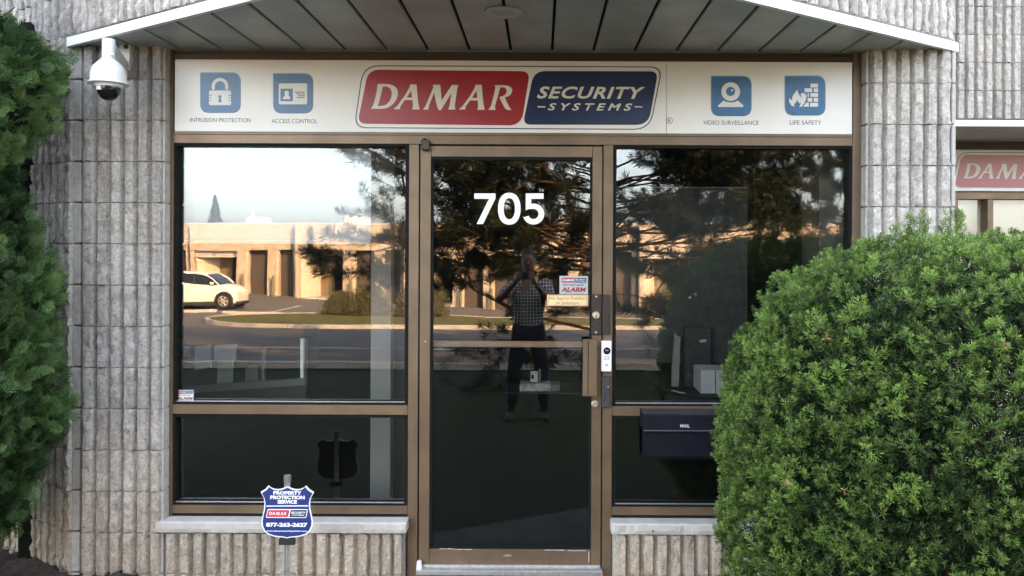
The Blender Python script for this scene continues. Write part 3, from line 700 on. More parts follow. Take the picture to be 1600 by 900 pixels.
(xa, zt), (xb, zb_) = f0(1040.5, 183), f0(1051, 194)
flat('registered_ring', [circle((xa+xb)/2, (zt+zb_)/2, .0168), circle((xa+xb)/2, (zt+zb_)/2, .0145)], SY, textgrey, sign)
lettering('R', xa+.0105, xb-.009, zb_+.008, zt-.008, SY, textgrey, sign, bold=.01)
def icon(ox, oy, s, cap, cx0, cx1, cy0, cy1, draw):
    """icon tile digitised from a zoom whose origin is (ox, oy) and scale s"""
    g = lambda x, y: f0(ox+x/s, oy+y/s)
    def P(pts, y, m, name='icon_mark'): flat(name, [xform(p, g) for p in pts], SY-y, m, sign)
    draw(P); (xa, zt), (xb, zb_) = g(cx0, cy0), g(cx1, cy1); lettering(cap, xa, xb, zb_, zt, SY, textgrey, sign, bold=.002)
def tile(P, x0, y0, x1, y1):
    shp = lambda d, dy=0: rounded([(x0+d, y0+d+dy), (x1-d, y0+d+dy), (x1-d, y1-d+dy), (x0+d, y1-d+dy)], [14, 118-d, 118-d, 118-d], 8)
    P([shp(-3, 5)], 0, tiledark, 'icon_tile'); P([shp(0)], .0006, tilelight, 'icon_tile'); P([shp(6, 8)], .0012, tileblue, 'icon_tile')
ink = mat('icon_white', (.66, .65, .59), .4)
H = .0018
def arc(cx, cy, r, a0, a1, n=16): return [(cx+r*math.cos(R(a0+(a1-a0)*i/n)), cy-r*math.sin(R(a0+(a1-a0)*i/n))) for i in range(n+1)]
def d_lock(P):
    tile(P, 270, 145, 785, 658)
    P([[(418, 360), (418, 325)]+arc(524, 325, 106, 180, 0)+[(630, 325), (630, 360)]+arc(610, 352, 20, 0, -180, 6)+[(590, 325)]+arc(524, 325, 65, 0, 180)+[(458, 352)]+arc(438, 352, 20, 0, -180, 6)], H, ink)
    P([rounded([(383, 380), (665, 380), (665, 568), (383, 568)], 22), [(504, 532), (512, 475)]+arc(524, 460, 21, 230, -50, 12)+[(536, 475), (546, 532)]], H, ink)
    for y in (438, 470, 500):
        P([[(380, y), (414, y), (414, y+9), (380, y+9)]], H+.0006, tileblue); P([[(636, y), (668, y), (668, y+9), (636, y+9)]], H+.0006, tileblue)
def d_card(P):
    tile(P, 98, 155, 607, 665); P([rounded([(170, 290), (532, 290), (532, 557), (170, 557)], 22)], H, ink)
    P([[(192, 358), (350, 358), (350, 518), (192, 518)]], H+.0006, tileblue)
    P([[(225, 492), (230, 465), (252, 440)]+arc(273, 412, 29, 215, -35, 12)+[(296, 440), (314, 465), (320, 492)]], H+.0012, ink)
    for i, (a, y) in enumerate(((374, 396), (392, 419), (414, 442), (396, 465))): P([[(a, y), (502, y), (502, y+11), (a, y+11)]], H+.0006, tiledark)
def d_cam(P):
    tile(P, 255, 190, 770, 700); P([circle(504, 395, 120, 36), circle(502, 393, 58, 28)], H, ink)
    P([circle(521, 379, 14, 14)], H+.0006, ink)
    P([rounded([(415, 508), (445, 526), (504, 535), (565, 526), (590, 506), (672, 576), (660, 592), (350, 592), (338, 576)], [4, 0, 0, 0, 4, 8, 8, 8, 8], 4)], H, ink)
def d_fire(P):
    tile(P, 215, 187, 733, 692)
    for (a, y, b_) in ((540, 293, 638), (467, 352, 564), (583, 352, 638), (420, 414, 470), (505, 414, 520), (540, 414, 638), (505, 476, 564), (583, 476, 638), (535, 538, 638)):
        P([rounded([(a, y), (b_, y), (b_, y+49), (a, y+49)], 5, 2)], H, ink)
    P([[(450, 587), (486, 538), (520, 538), (520, 587)]], H, ink)
    P([[(340, 588), (300, 575), (270, 530), (266, 500), (278, 480), (290, 500), (306, 506), (308, 470), (325, 430), (350, 400), (372, 368), (384, 410), (398, 440), (420, 470), (455, 462), (488, 422), (488, 470), (472, 530), (430, 587), (394, 588), (412, 565), (416, 532), (400, 545), (388, 536), (372, 498), (352, 540), (330, 552), (334, 575)]], H+.0006, ink)
icon(280, 95, 8.183, 'INTRUSION PROTECTION', 138, 912, 730, 786, d_lock)
icon(415, 95, 8.183, 'ACCESS CONTROL', 76, 660, 742, 800, d_card)
icon(1080, 95, 8.183, 'VIDEO SURVEILLANCE', 155, 862, 762, 820, d_cam)
icon(1200, 95, 8.183, 'LIFE SAFETY', 278, 684, 762, 818, d_fire)
# neighbour's sign
NSY = NB-.03
nsg = thing('shop_sign', 'second red logo sign cut by the picture edge over the set back neighbouring unit', 'sign', (3.6, NSY, ZW(262, NB)))
B().box(XW(1480, NB), XW(1480, NB)+3.2, NB-.029, NB-.001, ZW(295.6, NB), ZW(231.6, NB), .003).done('sign_panel', signwhite, nsg)
B().box(XW(1480, NB), XW(1480, NB)+3.2, NB-.040, NB-.0305, ZW(296, NB), ZW(291, NB), .001).done('sign_rail', whitept, nsg)
kk = .00312*.98
# logo fitted so that its red panel starts at x 1489 and the D of DAMAR at x 1498
def fneigh(px, py):
    k = (6.44/F)*.93*(1.0); x, y = U(px, py)
    return (XW(1487.5, NB)+(x-556)*k*.62/.93*1.0, ZW(236+ (y-104)*.60, NB))
logo(nsg, NSY-.0004, fneigh, mat('sign_red_faded', (.42, .12, .12), .3), navy, mat('logo_cream', (.64, .60, .50), .35), detail=True)
# ---------------------------------------------------------------- 705 on the door glass
num = thing('house_number', 'large white vinyl numerals 705 on the door glass', 'number', (XW(796), .02, ZW(326)))
NYY = .0228
def n_px(x, y): return XW(720+x/10+.0, NYY), ZW(290+y/10-((720+x/10)-CX)*ROLL, NYY)
flat('numeral', [xform([(208, 122), (538, 122), (538, 200), (345, 600), (247, 600), (437, 207), (208, 207)], n_px)], NYY, vinyl, num)
sup = lambda cx, cy, rx, ry, e, n=44: [(cx+rx*math.copysign(abs(math.cos(t))**(2/e), math.cos(t)), cy+ry*math.copysign(abs(math.sin(t))**(2/e), math.sin(t))) for t in [2*math.pi*i/n for i in range(n)]]
flat('numeral', [xform(sup(755, 361, 176, 249, 2.25), n_px), xform(sup(755, 361, 88, 165, 2.25), n_px)], NYY, vinyl, num)
five = [(1012, 122), (1290, 122), (1290, 207), (1097, 207), (1097, 288)]
five += [(1135+166*math.cos(t), 445-163*math.sin(t)) for t in [R(100-k*(272/26)) for k in range(27)]]
five += [(973, 498), (1060, 470)]
five += [(1133+80*math.cos(t), 443-80*math.sin(t)) for t in [R(-155+k*(255/20)) for k in range(21)]]
five += [(1060, 365), (1012, 385)]
flat('numeral', [xform(five, n_px)], NYY, vinyl, num)
# ---------------------------------------------------------------- stickers and plaque
def small_logo(parent, x0, x1, z0, z1, Y, mr=red, mn=navy, mw=whitepl, letters=True):
    hgt = z1-z0; s = hgt*.18; xm = x0+(x1-x0)*.53
    flat('logo_panel', [[(x0, z0), (xm-s, z0), (xm, z1), (x0+s*.6, z1)]], Y, mr, parent)
    flat('logo_panel', [[(xm-s+hgt*.10, z0), (x1-s*.6, z0), (x1, z1), (xm+hgt*.10, z1)]], Y, mn, parent)
    if letters:
        lettering('DAMAR', x0+s, xm-s, z0+hgt*.25, z1-hgt*.22, Y-.0004, mw, parent, shear=.25, bold=.02)
        lettering('SECURITY', xm+hgt*.12, x1-s, z0+hgt*.48, z1-hgt*.2, Y-.0004, mw, parent, shear=.25, bold=.02)
        lettering('SYSTEMS', xm+hgt*.08, x1-s*1.4, z0+hgt*.18, z1-hgt*.62, Y-.0004, mw, parent, shear=.25, bold=.01)
def alarm(name, label, px0, px1, py0, py1, Y, base, border=None):
    t = thing(name, label, 'sticker', (XW((px0+px1)/2), Y, ZW((py0+py1)/2)), 'alarm stickers on the glass')
    x0, x1, z0, z1 = XW(px0, Y), XW(px1, Y), ZW(py1, Y), ZW(py0, Y); w_, h_ = x1-x0, z1-z0
    B().box(x0, x1, Y, Y+.0005, z0, z1).done('backing', base, t)
    if border: flat('border', [[(x0, z0), (x1, z0), (x1, z1), (x0, z1)], [(x0+w_*.03, z0+h_*.05), (x1-w_*.03, z0+h_*.05), (x1-w_*.03, z1-h_*.05), (x0+w_*.03, z1-h_*.05)]], Y-.0004, border, t)
    small_logo(t, x0+w_*.07, x1-w_*.06, z1-h_*.36, z1-h_*.10, Y-.0004, letters=True)
    lettering('877-263-2627', x0+w_*.13, x1-w_*.13, z1-h_*.54, z1-h_*.44, Y-.0004, navy, t, bold=.02)
    lettering('ALARM', x0+w_*.06, x1-w_*.06, z0+h_*.13, z0+h_*.38, Y-.0004, mat('alarm_red', (.28, .02, .02), .4), t, shear=.2, bold=.045)
    if not border: B().box(x0+w_*.14, x1-w_*.14, Y-.0004, Y, z0+h_*.06, z0+h_*.08).done('fine_print', navy, t)
alarm('alarm_sticker', 'small white and blue alarm sticker in the bottom left corner of the left window', 276.5, 304, 611, 629.5, .0432, vinyl, shieldblue)
alarm('alarm_sticker', 'grey alarm sticker on the door glass just above the brass plaque', 874.5, 919, 431, 459.5, .0228, mat('sticker_grey', (.42, .42, .41), .5))
plq = thing('door_plaque', 'brass No Agents Peddlers or Solicitors plaque on the door glass beside the lock', 'plaque', (XW(887), .02, ZW(469)))
q = B(); pbox(q, 855.3, 919.4, 460.6, 478, .0195, .0233, .0008); q.done('plate', gold, plq)
pxtext('No Agents Peddlers', 858.6, 916.4, 463.6, 469.2, .0190, goldtext, plq, bold=.004)
pxtext('or Solicitors', 869, 905, 470.6, 475.6, .0190, goldtext, plq, bold=.004)
flat('engraved_line', [[(XW(857, .019), ZW(477, .019)), (XW(918, .019), ZW(477, .019)), (XW(918, .019), ZW(461.8, .019)), (XW(857, .019), ZW(461.8, .019))],
     [(XW(857.6, .019), ZW(476.5, .019)), (XW(917.4, .019), ZW(476.5, .019)), (XW(917.4, .019), ZW(462.4, .019)), (XW(857.6, .019), ZW(462.4, .019))]], .0191, goldtext, plq)
# ---------------------------------------------------------------- intercom and reader
ic = thing('door_intercom', 'slim white video intercom on the bronze mullion right of the door', 'intercom', (XW(948), -.01, ZW(556)))
q = B(); pbox(q, 940.4, 956.2, 532.5, 580.3, -.024, -.0005, .0022); q.done('housing', mat('intercom_white', (.84, .86, .85), .35), ic)
B().lathe([(.0178, -.0252), (.0185, -.0238)], (XW(948.4), 0, ZW(546.8)), 28, 'Y').done('camera_window', smoked, ic)
for dx in (-.005, .004): B().lathe([(.0022, -.0262), (.0026, -.0250)], (XW(948.4)+dx, 0, ZW(546)), 10, 'Y').done('camera_lens', chrome, ic)
for i in range(2):
    for j in range(3): B().box(XW(944.2+i*4.6), XW(947.8+i*4.6), -.0246, -.0236, ZW(556.2+j*2.2), ZW(555+j*2.2)).done('speaker_slot', mat('slot_grey', (.35, .36, .37), .6), ic)
B().lathe([(.0065, -.0262), (.0075, -.0236)], (XW(948.2), 0, ZW(568.8)), 20, 'Y').done('call_button', mat('button_silver', (.55, .52, .46), .35, .5), ic)
rd = thing('card_reader', 'narrow dark grey access reader with a tiny light below the white intercom', 'card reader', (XW(947), -.01, ZW(612)))
q = B(); pbox(q, 941.3, 954.6, 588.3, 636, -.022, -.0005, .002); q.done('housing', mat('reader_grey', (.045, .047, .050), .45), rd)
pts = []
for k in range(13):
    t = k/12; pts.append((XW(953.2-t*9.5+1.5*math.sin(t*math.pi*2)), -.0228, ZW(604+t*24)))
B().tube(pts, .0009, 6).done('curved_line', darkm, rd)
B().lathe([(.0032, -.0245), (.0036, -.0218)], (XW(950.6), 0, ZW(602.6)), 12, 'Y').done('status_light', mat('status_light', (.75, .42, .34), .3), rd)
# ---------------------------------------------------------------- mailbox
mb = thing('mailbox', 'dark navy wall mailbox marked MAIL below the right window beside the yew', 'mailbox', (XW(1071), -.06, ZW(660)))
X0, X1 = XW(1001), XW(1141)
bd = B().prism([(-.004, ZW(652)), (-.100, ZW(656)), (-.098, ZW(712, -.1)), (-.004, ZW(716))], X0+.012, X1-.012, 'X').done('body', boxnavy, mb)
lid = B().prism([(-.002, ZW(637.5)), (-.108, .782), (-.118, .776), (-.122, .704), (-.118, .704), (-.112, .770), (-.002, ZW(639.5)-.006)], X0, X1, 'X').done('lid', boxnavy, mb)
B().prism([(-.004, ZW(637.5)+.0006), (-.106, .7832), (-.106, .7822), (-.004, ZW(637.5)-.0002)], X0+.004, X1-.004, 'X').done('dusty_top', boxtop, lid)
B().prism([(-.1225, .7025), (-.1255, .7045), (-.1255, .708), (-.1222, .709)], X0+.002, X1-.002, 'X').done('lid_edge', mat('edge_grey', (.10, .10, .11), .4), lid)
for sx in (X0, X1): B().prism([(-.004, ZW(640)), (-.108, .779), (-.118, .772), (-.120, .706), (-.004, .706)], sx-.001 if sx == X1 else sx, sx if sx == X1 else sx+.001, 'X').done('side_panel', boxnavy, lid)
mz = ZW(664, -.12); lettering('MAIL', XW(1064, -.12), XW(1078.5, -.12), mz-.0085, mz+.0075, -.1245, whitepl, lid, bold=.01)
pts = [(XW(1071, -.12)+.046*math.cos(a), -.1222, mz-.002+.0145*math.sin(a)) for a in [R(200+k*14) for k in range(11)]]
B().tube(pts, .0009, 6).done('finger_dimple', darkm, lid)
# ---------------------------------------------------------------- dome camera on the left pier
cm = thing('security_camera', 'white dome security camera hanging from a bracket on the left pier', 'camera', (-1.99, -.32, 2.4))
cx, cy_ = XW(168.5, -.34), -.34; zf = ZW(133.5, -.34)
B().lathe([(.0265, ZW(64.5, -.34)), (.0275, ZW(66.5, -.34)), (.0275, ZW(94, -.34)), (.030, ZW(94.5, -.34)), (.030, ZW(96, -.34)), (.046, ZW(101, -.34)), (.063, ZW(107.5, -.34)), (.0715, ZW(114, -.34)), (.0755, ZW(121, -.34)), (.0765, zf+.004), (.085, zf+.0005), (.0855, zf-.003), (.079, zf-.0045)], (cx, cy_, 0), 40).done('housing', whitept, cm, True)
B().lathe([(.056, ZW(140, -.34)), (.0585, ZW(139, -.34)), (.0585, zf-.003)], (cx, cy_, 0), 36).done('lower_ring', whitept, cm, True)
zd = ZW(139.5, -.34); rr = .050
cd_ = B().lathe([(.001, zd-.062), (.018, zd-.059), (.034, zd-.048), (.045, zd-.030), (.050, zd-.010), (.050, zd)], (cx, cy_, 0), 32).done('smoked_dome', smoked, cm, True)
B().lathe([(.012, zd-.020), (.013, zd-.018), (.013, zd-.003)], (cx-.017, cy_-.043, 0), 12).done('inner_module', whitept, cd_)
arm_pts = [(cx, cy_+.005, ZW(72, -.34)), (cx-.01, cy_+.12, ZW(80, -.34)), (XW(192, -.09), -.095, ZW(90, -.09))]
q = B(); fa = [(cx-.012, cy_+.01), (cx+.020, cy_+.01), (XW(199, -.09), -.09), (XW(190, -.09), -.09)]
lo_ = [q.bm.verts.new((*p, z)) for p, z in zip(fa, (ZW(80, -.34), ZW(80, -.34), 2.415, 2.415))]; hi_ = [q.bm.verts.new((*p, z)) for p, z in zip(fa, (ZW(66, -.34), ZW(66, -.34), 2.50, 2.50))]
q.bm.faces.new(lo_); q.bm.faces.new(hi_)
for i in range(4): q.bm.faces.new([lo_[i], lo_[(i+1) % 4], hi_[(i+1) % 4], hi_[i]])
bmesh.ops.bevel(q.bm, geom=q.bm.edges[:], offset=.005, segments=2, affect='EDGES'); q.done('arm', whitept, cm, True)
bp = B().box(XW(185, -.09), XW(201.5, -.09), -.092, -.076, ZW(112.5, -.09), ZW(71.5, -.09), .002).done('mounting_plate', whitept, cm)
for py in (76.5, 106): B().lathe([(.004, -.104), (.010, -.100), (.011, -.092)], (XW(196.5, -.09), 0, ZW(py, -.09)), 6, 'Y').done('bolt', bronze_p, bp)
B().tube([(cx+.02, cy_-.018, ZW(90, -.34)), (cx+.040, cy_-.020, ZW(90, -.34))], .004, 8).done('set_screw', chrome, cm)
# ---------------------------------------------------------------- yard sign
YS = -.39; ys = thing('yard_sign', 'blue shield shaped property protection sign on a silver stake below the left window', 'sign', (XW(451.5, YS), YS, -.03))
def sp(x, y): return XW(400+x/8.571+.0, YS), ZW(740+y/8.571+1.75, YS)
half = [(440, 170), (478, 190), (515, 204), (560, 210), (610, 206), (655, 186), (686, 160), (722, 205), (790, 248), (752, 318), (737, 385), (742, 470), (762, 560), (777, 640), (772, 700), (742, 770), (690, 815), (610, 842), (520, 852), (470, 855), (432, 868)]
full = half+[(868-x-2, y) for x, y in half[::-1][1:-1]]
q = B().prism(xform(full, sp), YS, YS+.004); q.done('shield', vinyl, ys)
B().prism(xform([(434+(x-434)*.985, 515+(y-515)*.985) for x, y in full], sp), YS+.0041, YS+.0052).done('shield_back', mat('shield_back_grey', (.05, .05, .05), .7), ys)
def shrink(p): return (434+(p[0]-434)*.952, 515+(p[1]-515)*.955+2)
flat('blue_field', [xform([shrink(p) for p in full], sp)], YS-.0008, shieldblue, ys)
def stext(t, x0, x1, y0, y1, **k): (xa, zt), (xb, zb_) = sp(x0, y0), sp(x1, y1); lettering(t, xa, xb, zb_, zt, YS-.0016, vinyl, ys, **k)
stext('PROPERTY', 248, 626, 234, 280, bold=.05); stext('PROTECTION', 206, 668, 292, 342, bold=.05); stext('SERVICE', 305, 566, 352, 402, bold=.05)
flat('divider', [xform([(156, 428), (716, 422), (716, 436), (156, 442)], sp)], YS-.0014, vinyl, ys)
stext('877-263-2627', 152, 708, 655, 712, bold=.05); stext('www.damarsecuritysystems.com', 158, 704, 756, 782, bold=.03)
flat('logo_outline', [xform(rounded([(172, 474), (712, 474), (690, 592), (148, 592)], 22, 4), sp)], YS-.0012, vinyl, ys)
flat('logo_panel', [xform(rounded([(180, 487), (468, 487), (446, 580), (160, 580)], 14, 4), sp)], YS-.0018, shieldred, ys)
flat('logo_panel', [xform(rounded([(482, 485), (700, 485), (680, 582), (462, 582)], 14, 4), sp)], YS-.0018, navy, ys)
def slogo(px, py): return sp(160+(px-558)*(308-20)/(828-558)+6, 487+(py-109)*(93)/(196-109))
for sh in DAMAR: flat('letter', [xform([logo_px(*p) for p in s], slogo) for s in sh], YS-.0024, vinyl, ys)
(xa, zt), (xb, zb_) = sp(484, 506), sp(684, 536); lettering('SECURITY', xa, xb, zb_, zt, YS-.0024, vinyl, ys, shear=.3, bold=.03)
(xa, zt), (xb, zb_) = sp(484, 545), sp(672, 563); lettering('-SYSTEMS-', xa, xb, zb_, zt, YS-.0024, vinyl, ys, shear=.3, bold=.02)
xs_ = XW(451.7, YS+.02)
st = B(); st.box(xs_-.0125, xs_+.0125, YS+.012, YS+.016, -.25, ZW(757, YS)); st.box(xs_-.0125, xs_-.0095, YS+.006, YS+.0119, -.25, ZW(757, YS)); st.box(xs_+.0095, xs_+.0125, YS+.006, YS+.0119, -.25, ZW(757, YS)); st.box(xs_-.003, xs_+.003, YS+.0075, YS+.0119, -.25, ZW(757, YS))
st = st.done('stake', silver, ys)
B().lathe([(.0165, ZW(757, YS)), (.0165, ZW(746, YS)), (.013, ZW(745, YS))], (xs_, YS+.012, 0), 18).done('stake_cap', mat('cap_grey', (.16, .17, .17), .5), ys)
B().box(xs_-.036, xs_+.036, YS+.002, YS+.02, ZW(854, YS), ZW(844, YS), .002).done('clamp', rubber, ys)
# ---------------------------------------------------------------- dim interior behind the glass
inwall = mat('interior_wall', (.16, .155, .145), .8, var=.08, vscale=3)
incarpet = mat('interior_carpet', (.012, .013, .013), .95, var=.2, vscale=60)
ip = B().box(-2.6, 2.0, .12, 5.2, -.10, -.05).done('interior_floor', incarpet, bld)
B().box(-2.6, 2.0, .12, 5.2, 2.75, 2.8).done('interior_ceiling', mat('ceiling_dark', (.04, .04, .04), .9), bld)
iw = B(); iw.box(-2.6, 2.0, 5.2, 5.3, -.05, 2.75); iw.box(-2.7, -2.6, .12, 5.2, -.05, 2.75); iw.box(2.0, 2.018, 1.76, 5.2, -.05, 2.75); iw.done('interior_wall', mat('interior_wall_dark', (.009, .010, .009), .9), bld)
# white roller blind in the left window
rb = B(); n = 30; z0, z1 = ZW(383, .10), ZW(214, .10); xa, xb = XW(262, .10), XW(579.5, .10)
rb.box(xa, xb, .100, .1012, z0+.022, z1); rb.box(xa, xb, .094, .106, z0, z0+.021, .004)
rbo = rb.done('roller_blind', mat('blind_white', (.36, .40, .42), .7)); tag(rbo, 'white roller blind drawn half way down behind the left window', 'blind')
for px in (310, 322): pass
# pale full-height post of a partition beside the blind
pp = B().box(XW(580, .42), XW(611, .42), .42, .52, -.05, 2.75).done('partition_post', mat('partition_grey', (.22, .21, .195), .7)); tag(pp, 'pale grey full height partition post inside the left window', 'post'); 
pp2 = B().box(XW(611.5, .60), XW(640, .60), .60, .66, -.05, 2.75).done('partition_panel', mat('partition_dark', (.055, .055, .053), .7)); tag(pp2, 'dark partition panel just right of the pale post inside the left window', 'panel')
# counter with papers low in the left window
cn = thing('office_counter', 'dark counter ledge with pale front edge low inside the left window', 'counter', (-1.4, .8, 0))
c_y = .70
zl, zr = ZW(612, c_y), ZW(598, c_y)
q = B().prism([(XW(290, c_y), zl-.02), (XW(478, c_y), zr-.02), (XW(478, c_y), zr+.02), (XW(290, c_y), zl+.02)], c_y, c_y+.04); q.done('front_edge', mat('counter_edge', (.10, .10, .10), .5), cn)
q = B().prism([(XW(290, c_y), zl-.12), (XW(478, c_y), zr-.12), (XW(478, c_y), zr-.022), (XW(290, c_y), zl-.022)], c_y+.01, c_y+.035); q.done('front_panel', mat('counter_panel', (.006, .006, .006), .6), cn)
whitepaper = mat('paper', (.36, .36, .35), .8)
def standing(name, label, cat, pts, y, m, dep=.03, grp=None, lines=0):
    o = B().prism([(XW(a, y), ZW(b_, y)) for a, b_ in pts], y, y+dep).done(name, m); return tag(o, label, cat, grp)
standing('paper_stack', 'pale sheet propped up on the counter inside the left window, second from the corner', 'papers', [(305, 543), (329, 541), (329, 577), (305, 581)], .74, whitepaper, .02)
standing('paper_stack', 'wide pale folder standing above a narrower one inside the left window', 'papers', [(335, 542), (369, 540), (368, 565), (335, 566)], .74, whitepaper, .02)
standing('paper_stack', 'narrow pale folder hanging below the wide folder inside the left window', 'papers', [(341, 566), (364, 565), (363, 600), (340, 602)], .745, mat('paper_dim', (.27, .27, .26), .8), .02)
standing('picture_frame', 'small pale picture frame at the far left corner of the left window', 'frame', [(277, 544), (295, 544), (295, 560), (277, 562)], .74, mat('paper_dim2', (.15, .15, .145), .8), .02)
standing('document_box', 'grey document box on the counter right of the folders', 'box', [(384, 577), (403, 575), (403, 599), (384, 601)], .74, mat('paper_dim3', (.12, .12, .115), .8), .08)
standing('counter_post', 'bright white upright post at the right end of the counter', 'post', [(470, 531), (475, 531), (475, 601), (470, 601)], .72, mat('post_white', (.70, .70, .69), .6), .03)
standing('counter_post', 'dim thin upright behind the white post inside the left window', 'post', [(475.5, 531), (479, 531), (479, 601), (475.5, 601)], .75, mat('paper_dim3', (.12, .12, .115), .8), .03)
standing('counter_post', 'faint slim upright near the grey document box', 'post', [(410, 547), (414, 547), (414, 598), (410, 599)], .76, mat('paper_dim3', (.12, .12, .115), .8), .03)
# items behind the door glass
tb = thing('tissue_box', 'patterned grey box on a low shelf seen through the door glass', 'box', (XW(837, .9), .9, ZW(606, .9)))
B().box(XW(813, .9), XW(861.5, .9), .9, 1.02, ZW(612, .9), ZW(599.5, .9), .004).done('box_body', mat('box_pattern', (.50, .50, .50), .7, col2=(.20, .20, .20), c2scale=22, c2amt=1), tb)
B().box(XW(861.9, .9), XW(876, .9), .9, 1.02, ZW(611, .9), ZW(601, .9), .004).done('dim_box', mat('paper_dim3', (.12, .12, .115), .8), tb)
dc = thing('desk_clock', 'small pale desk clock with a dark square on the patterned box', 'clock', (XW(838, .93), .93, ZW(590, .93)))
B().box(XW(830, .93), XW(841, .93), .93, .96, ZW(597, .93), ZW(581, .93), .002).done('case', mat('case_grey', (.45, .45, .45), .6), dc)
B().box(XW(831, .93), XW(835, .93), .926, .9295, ZW(592, .93), ZW(585.5, .93)).done('dark_square', darkm, dc)
B().box(XW(842, .93), XW(846, .93), .93, .97, ZW(597, .93), ZW(578, .93), .002).done('side_piece', mat('paper_dim3', (.12, .12, .115), .8), dc)
B().box(XW(790, .9), XW(925, .9), .88, 1.2, ZW(614.5, .9), ZW(612.4, .9)).done('interior_shelf', mat('counter_panel', (.006, .006, .006), .6), bld)
# behind the right window: pale pinboard, computer tower, two boxes
pb = thing('partition_board', 'large pale translucent partition board behind the right window', 'board', (XW(1066, .5), .5, 1.3))
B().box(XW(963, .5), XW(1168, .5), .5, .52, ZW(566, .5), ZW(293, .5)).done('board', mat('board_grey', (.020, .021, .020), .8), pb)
B().box(XW(963, .5), XW(1168.6, .5), .495, .525, ZW(292.8, .5), ZW(291, .5)).done('top_edge', mat('paper_dim2', (.15, .15, .145), .8), pb)
standing('window_side_panel', 'pale grey panel at the right end inside the right window', 'panel', [(1280, 228), (1330, 228), (1330, 790), (1280, 790)], .3, mat('side_panel_grey', (.09, .088, .082), .8), .03)
standing('curtain_strip', 'slanting pale strip of curtain left of the dark computer tower', 'curtain', [(1055, 522), (1064, 526), (1063, 560), (1061, 610), (1050, 612), (1051, 570)], .45, mat('paper_dim2', (.15, .15, .145), .8), .02)
tw = thing('computer_tower', 'black computer tower with a small label standing inside the right window', 'computer', (XW(1091, .5), .45, .6))
B().box(XW(1070, .45), XW(1113, .45), .45, .85, ZW(612, .45), ZW(511, .45), .006).done('case', rubber, tw)
B().prism([(XW(1094, .447), ZW(530, .447)), (XW(1104, .447), ZW(529, .447)), (XW(1104, .447), ZW(533, .447)), (XW(1094, .447), ZW(534, .447))], .446, .4495).done('label', mat('paper_dim', (.27, .27, .26), .8), tw)
for k, (a, b_) in enumerate(((1096, 1118.5), (1120, 1138))):
    q = B(); y = .25; q.box(XW(a, y), XW(b_, y), y, y+.2, ZW(615, y), ZW(577.5, y), .002)
    o = q.done('cardboard_box', mat('box_grey', (.34, .335, .33), .7)); tag(o, ['pale grey box on the inside ledge, the one beside the computer tower', 'pale grey box on the inside ledge, the one beside the yew'][k], 'box')
B().box(XW(1040, .2), XW(1326, .2), .15, 1.0, ZW(622, .2), ZW(616.2, .2)).done('interior_shelf', mat('counter_panel', (.006, .006, .006), .6), bld)
cb = B().tube([(XW(x, .25), .25, ZW(y, .25)) for x, y in ((1050, 609), (1062, 612), (1075, 614.5), (1092, 614.6), (1110, 614.8), (1128, 614.5))], .0025, 6).done('cable', mat('cable_grey', (.4, .4, .4), .5)); tag(cb, 'thin pale cable trailing along the ledge to the grey boxes', 'cable')
# ---------------------------------------------------------------- foliage tools
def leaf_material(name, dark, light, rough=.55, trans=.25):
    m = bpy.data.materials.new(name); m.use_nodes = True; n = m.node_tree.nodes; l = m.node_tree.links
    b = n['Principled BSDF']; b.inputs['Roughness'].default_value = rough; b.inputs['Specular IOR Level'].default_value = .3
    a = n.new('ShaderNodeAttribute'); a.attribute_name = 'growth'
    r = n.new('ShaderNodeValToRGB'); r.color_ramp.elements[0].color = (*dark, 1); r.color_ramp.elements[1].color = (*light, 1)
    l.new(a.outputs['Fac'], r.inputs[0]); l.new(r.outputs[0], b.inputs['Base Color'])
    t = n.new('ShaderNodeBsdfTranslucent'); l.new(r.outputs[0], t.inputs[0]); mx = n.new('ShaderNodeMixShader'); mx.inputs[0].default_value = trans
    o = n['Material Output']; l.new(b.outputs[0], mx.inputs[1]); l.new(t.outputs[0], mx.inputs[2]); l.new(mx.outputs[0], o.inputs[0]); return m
def norm(v): return v/np.maximum(np.linalg.norm(v, axis=-1, keepdims=True), 1e-9)
def frame(ax):
    ref = np.where(np.abs(ax[:, 2:3]) > .9, np.array([[1., 0, 0]]), np.array([[0, 0, 1.]])); u = norm(np.cross(ax, ref)); return u, np.cross(ax, u)
def foliage_mesh(name, quads, growth):
    """quads: (n,4,3) diamond leaves"""
    n = len(quads); me = bpy.data.meshes.new(name); me.vertices.add(n*4); me.vertices.foreach_set('co', quads.reshape(-1).astype(np.float32))
    me.loops.add(n*4); me.loops.foreach_set('vertex_index', np.arange(n*4, dtype=np.int32)); me.polygons.add(n)
    me.polygons.foreach_set('loop_start', np.arange(0, n*4, 4, dtype=np.int32))
    at = me.attributes.new('growth', 'FLOAT', 'FACE'); at.data.foreach_set('value', growth.astype(np.float32)); me.update(calc_edges=True); me.validate(); return me
def leaves(base, dirn, side, L, Wd, curl=0.0):
    """long diamond leaves: base, direction, sideways unit, length, width"""
    L = L[:, None]; Wd = Wd[:, None]; nrm = np.cross(dirn, side)
    p0 = base; p1 = base+dirn*L*.45+side*Wd*.5+nrm*L*curl; p3 = base+dirn*L*.45-side*Wd*.5+nrm*L*curl; p2 = base+dirn*L
    return np.stack([p0, p1, p2, p3], 1)
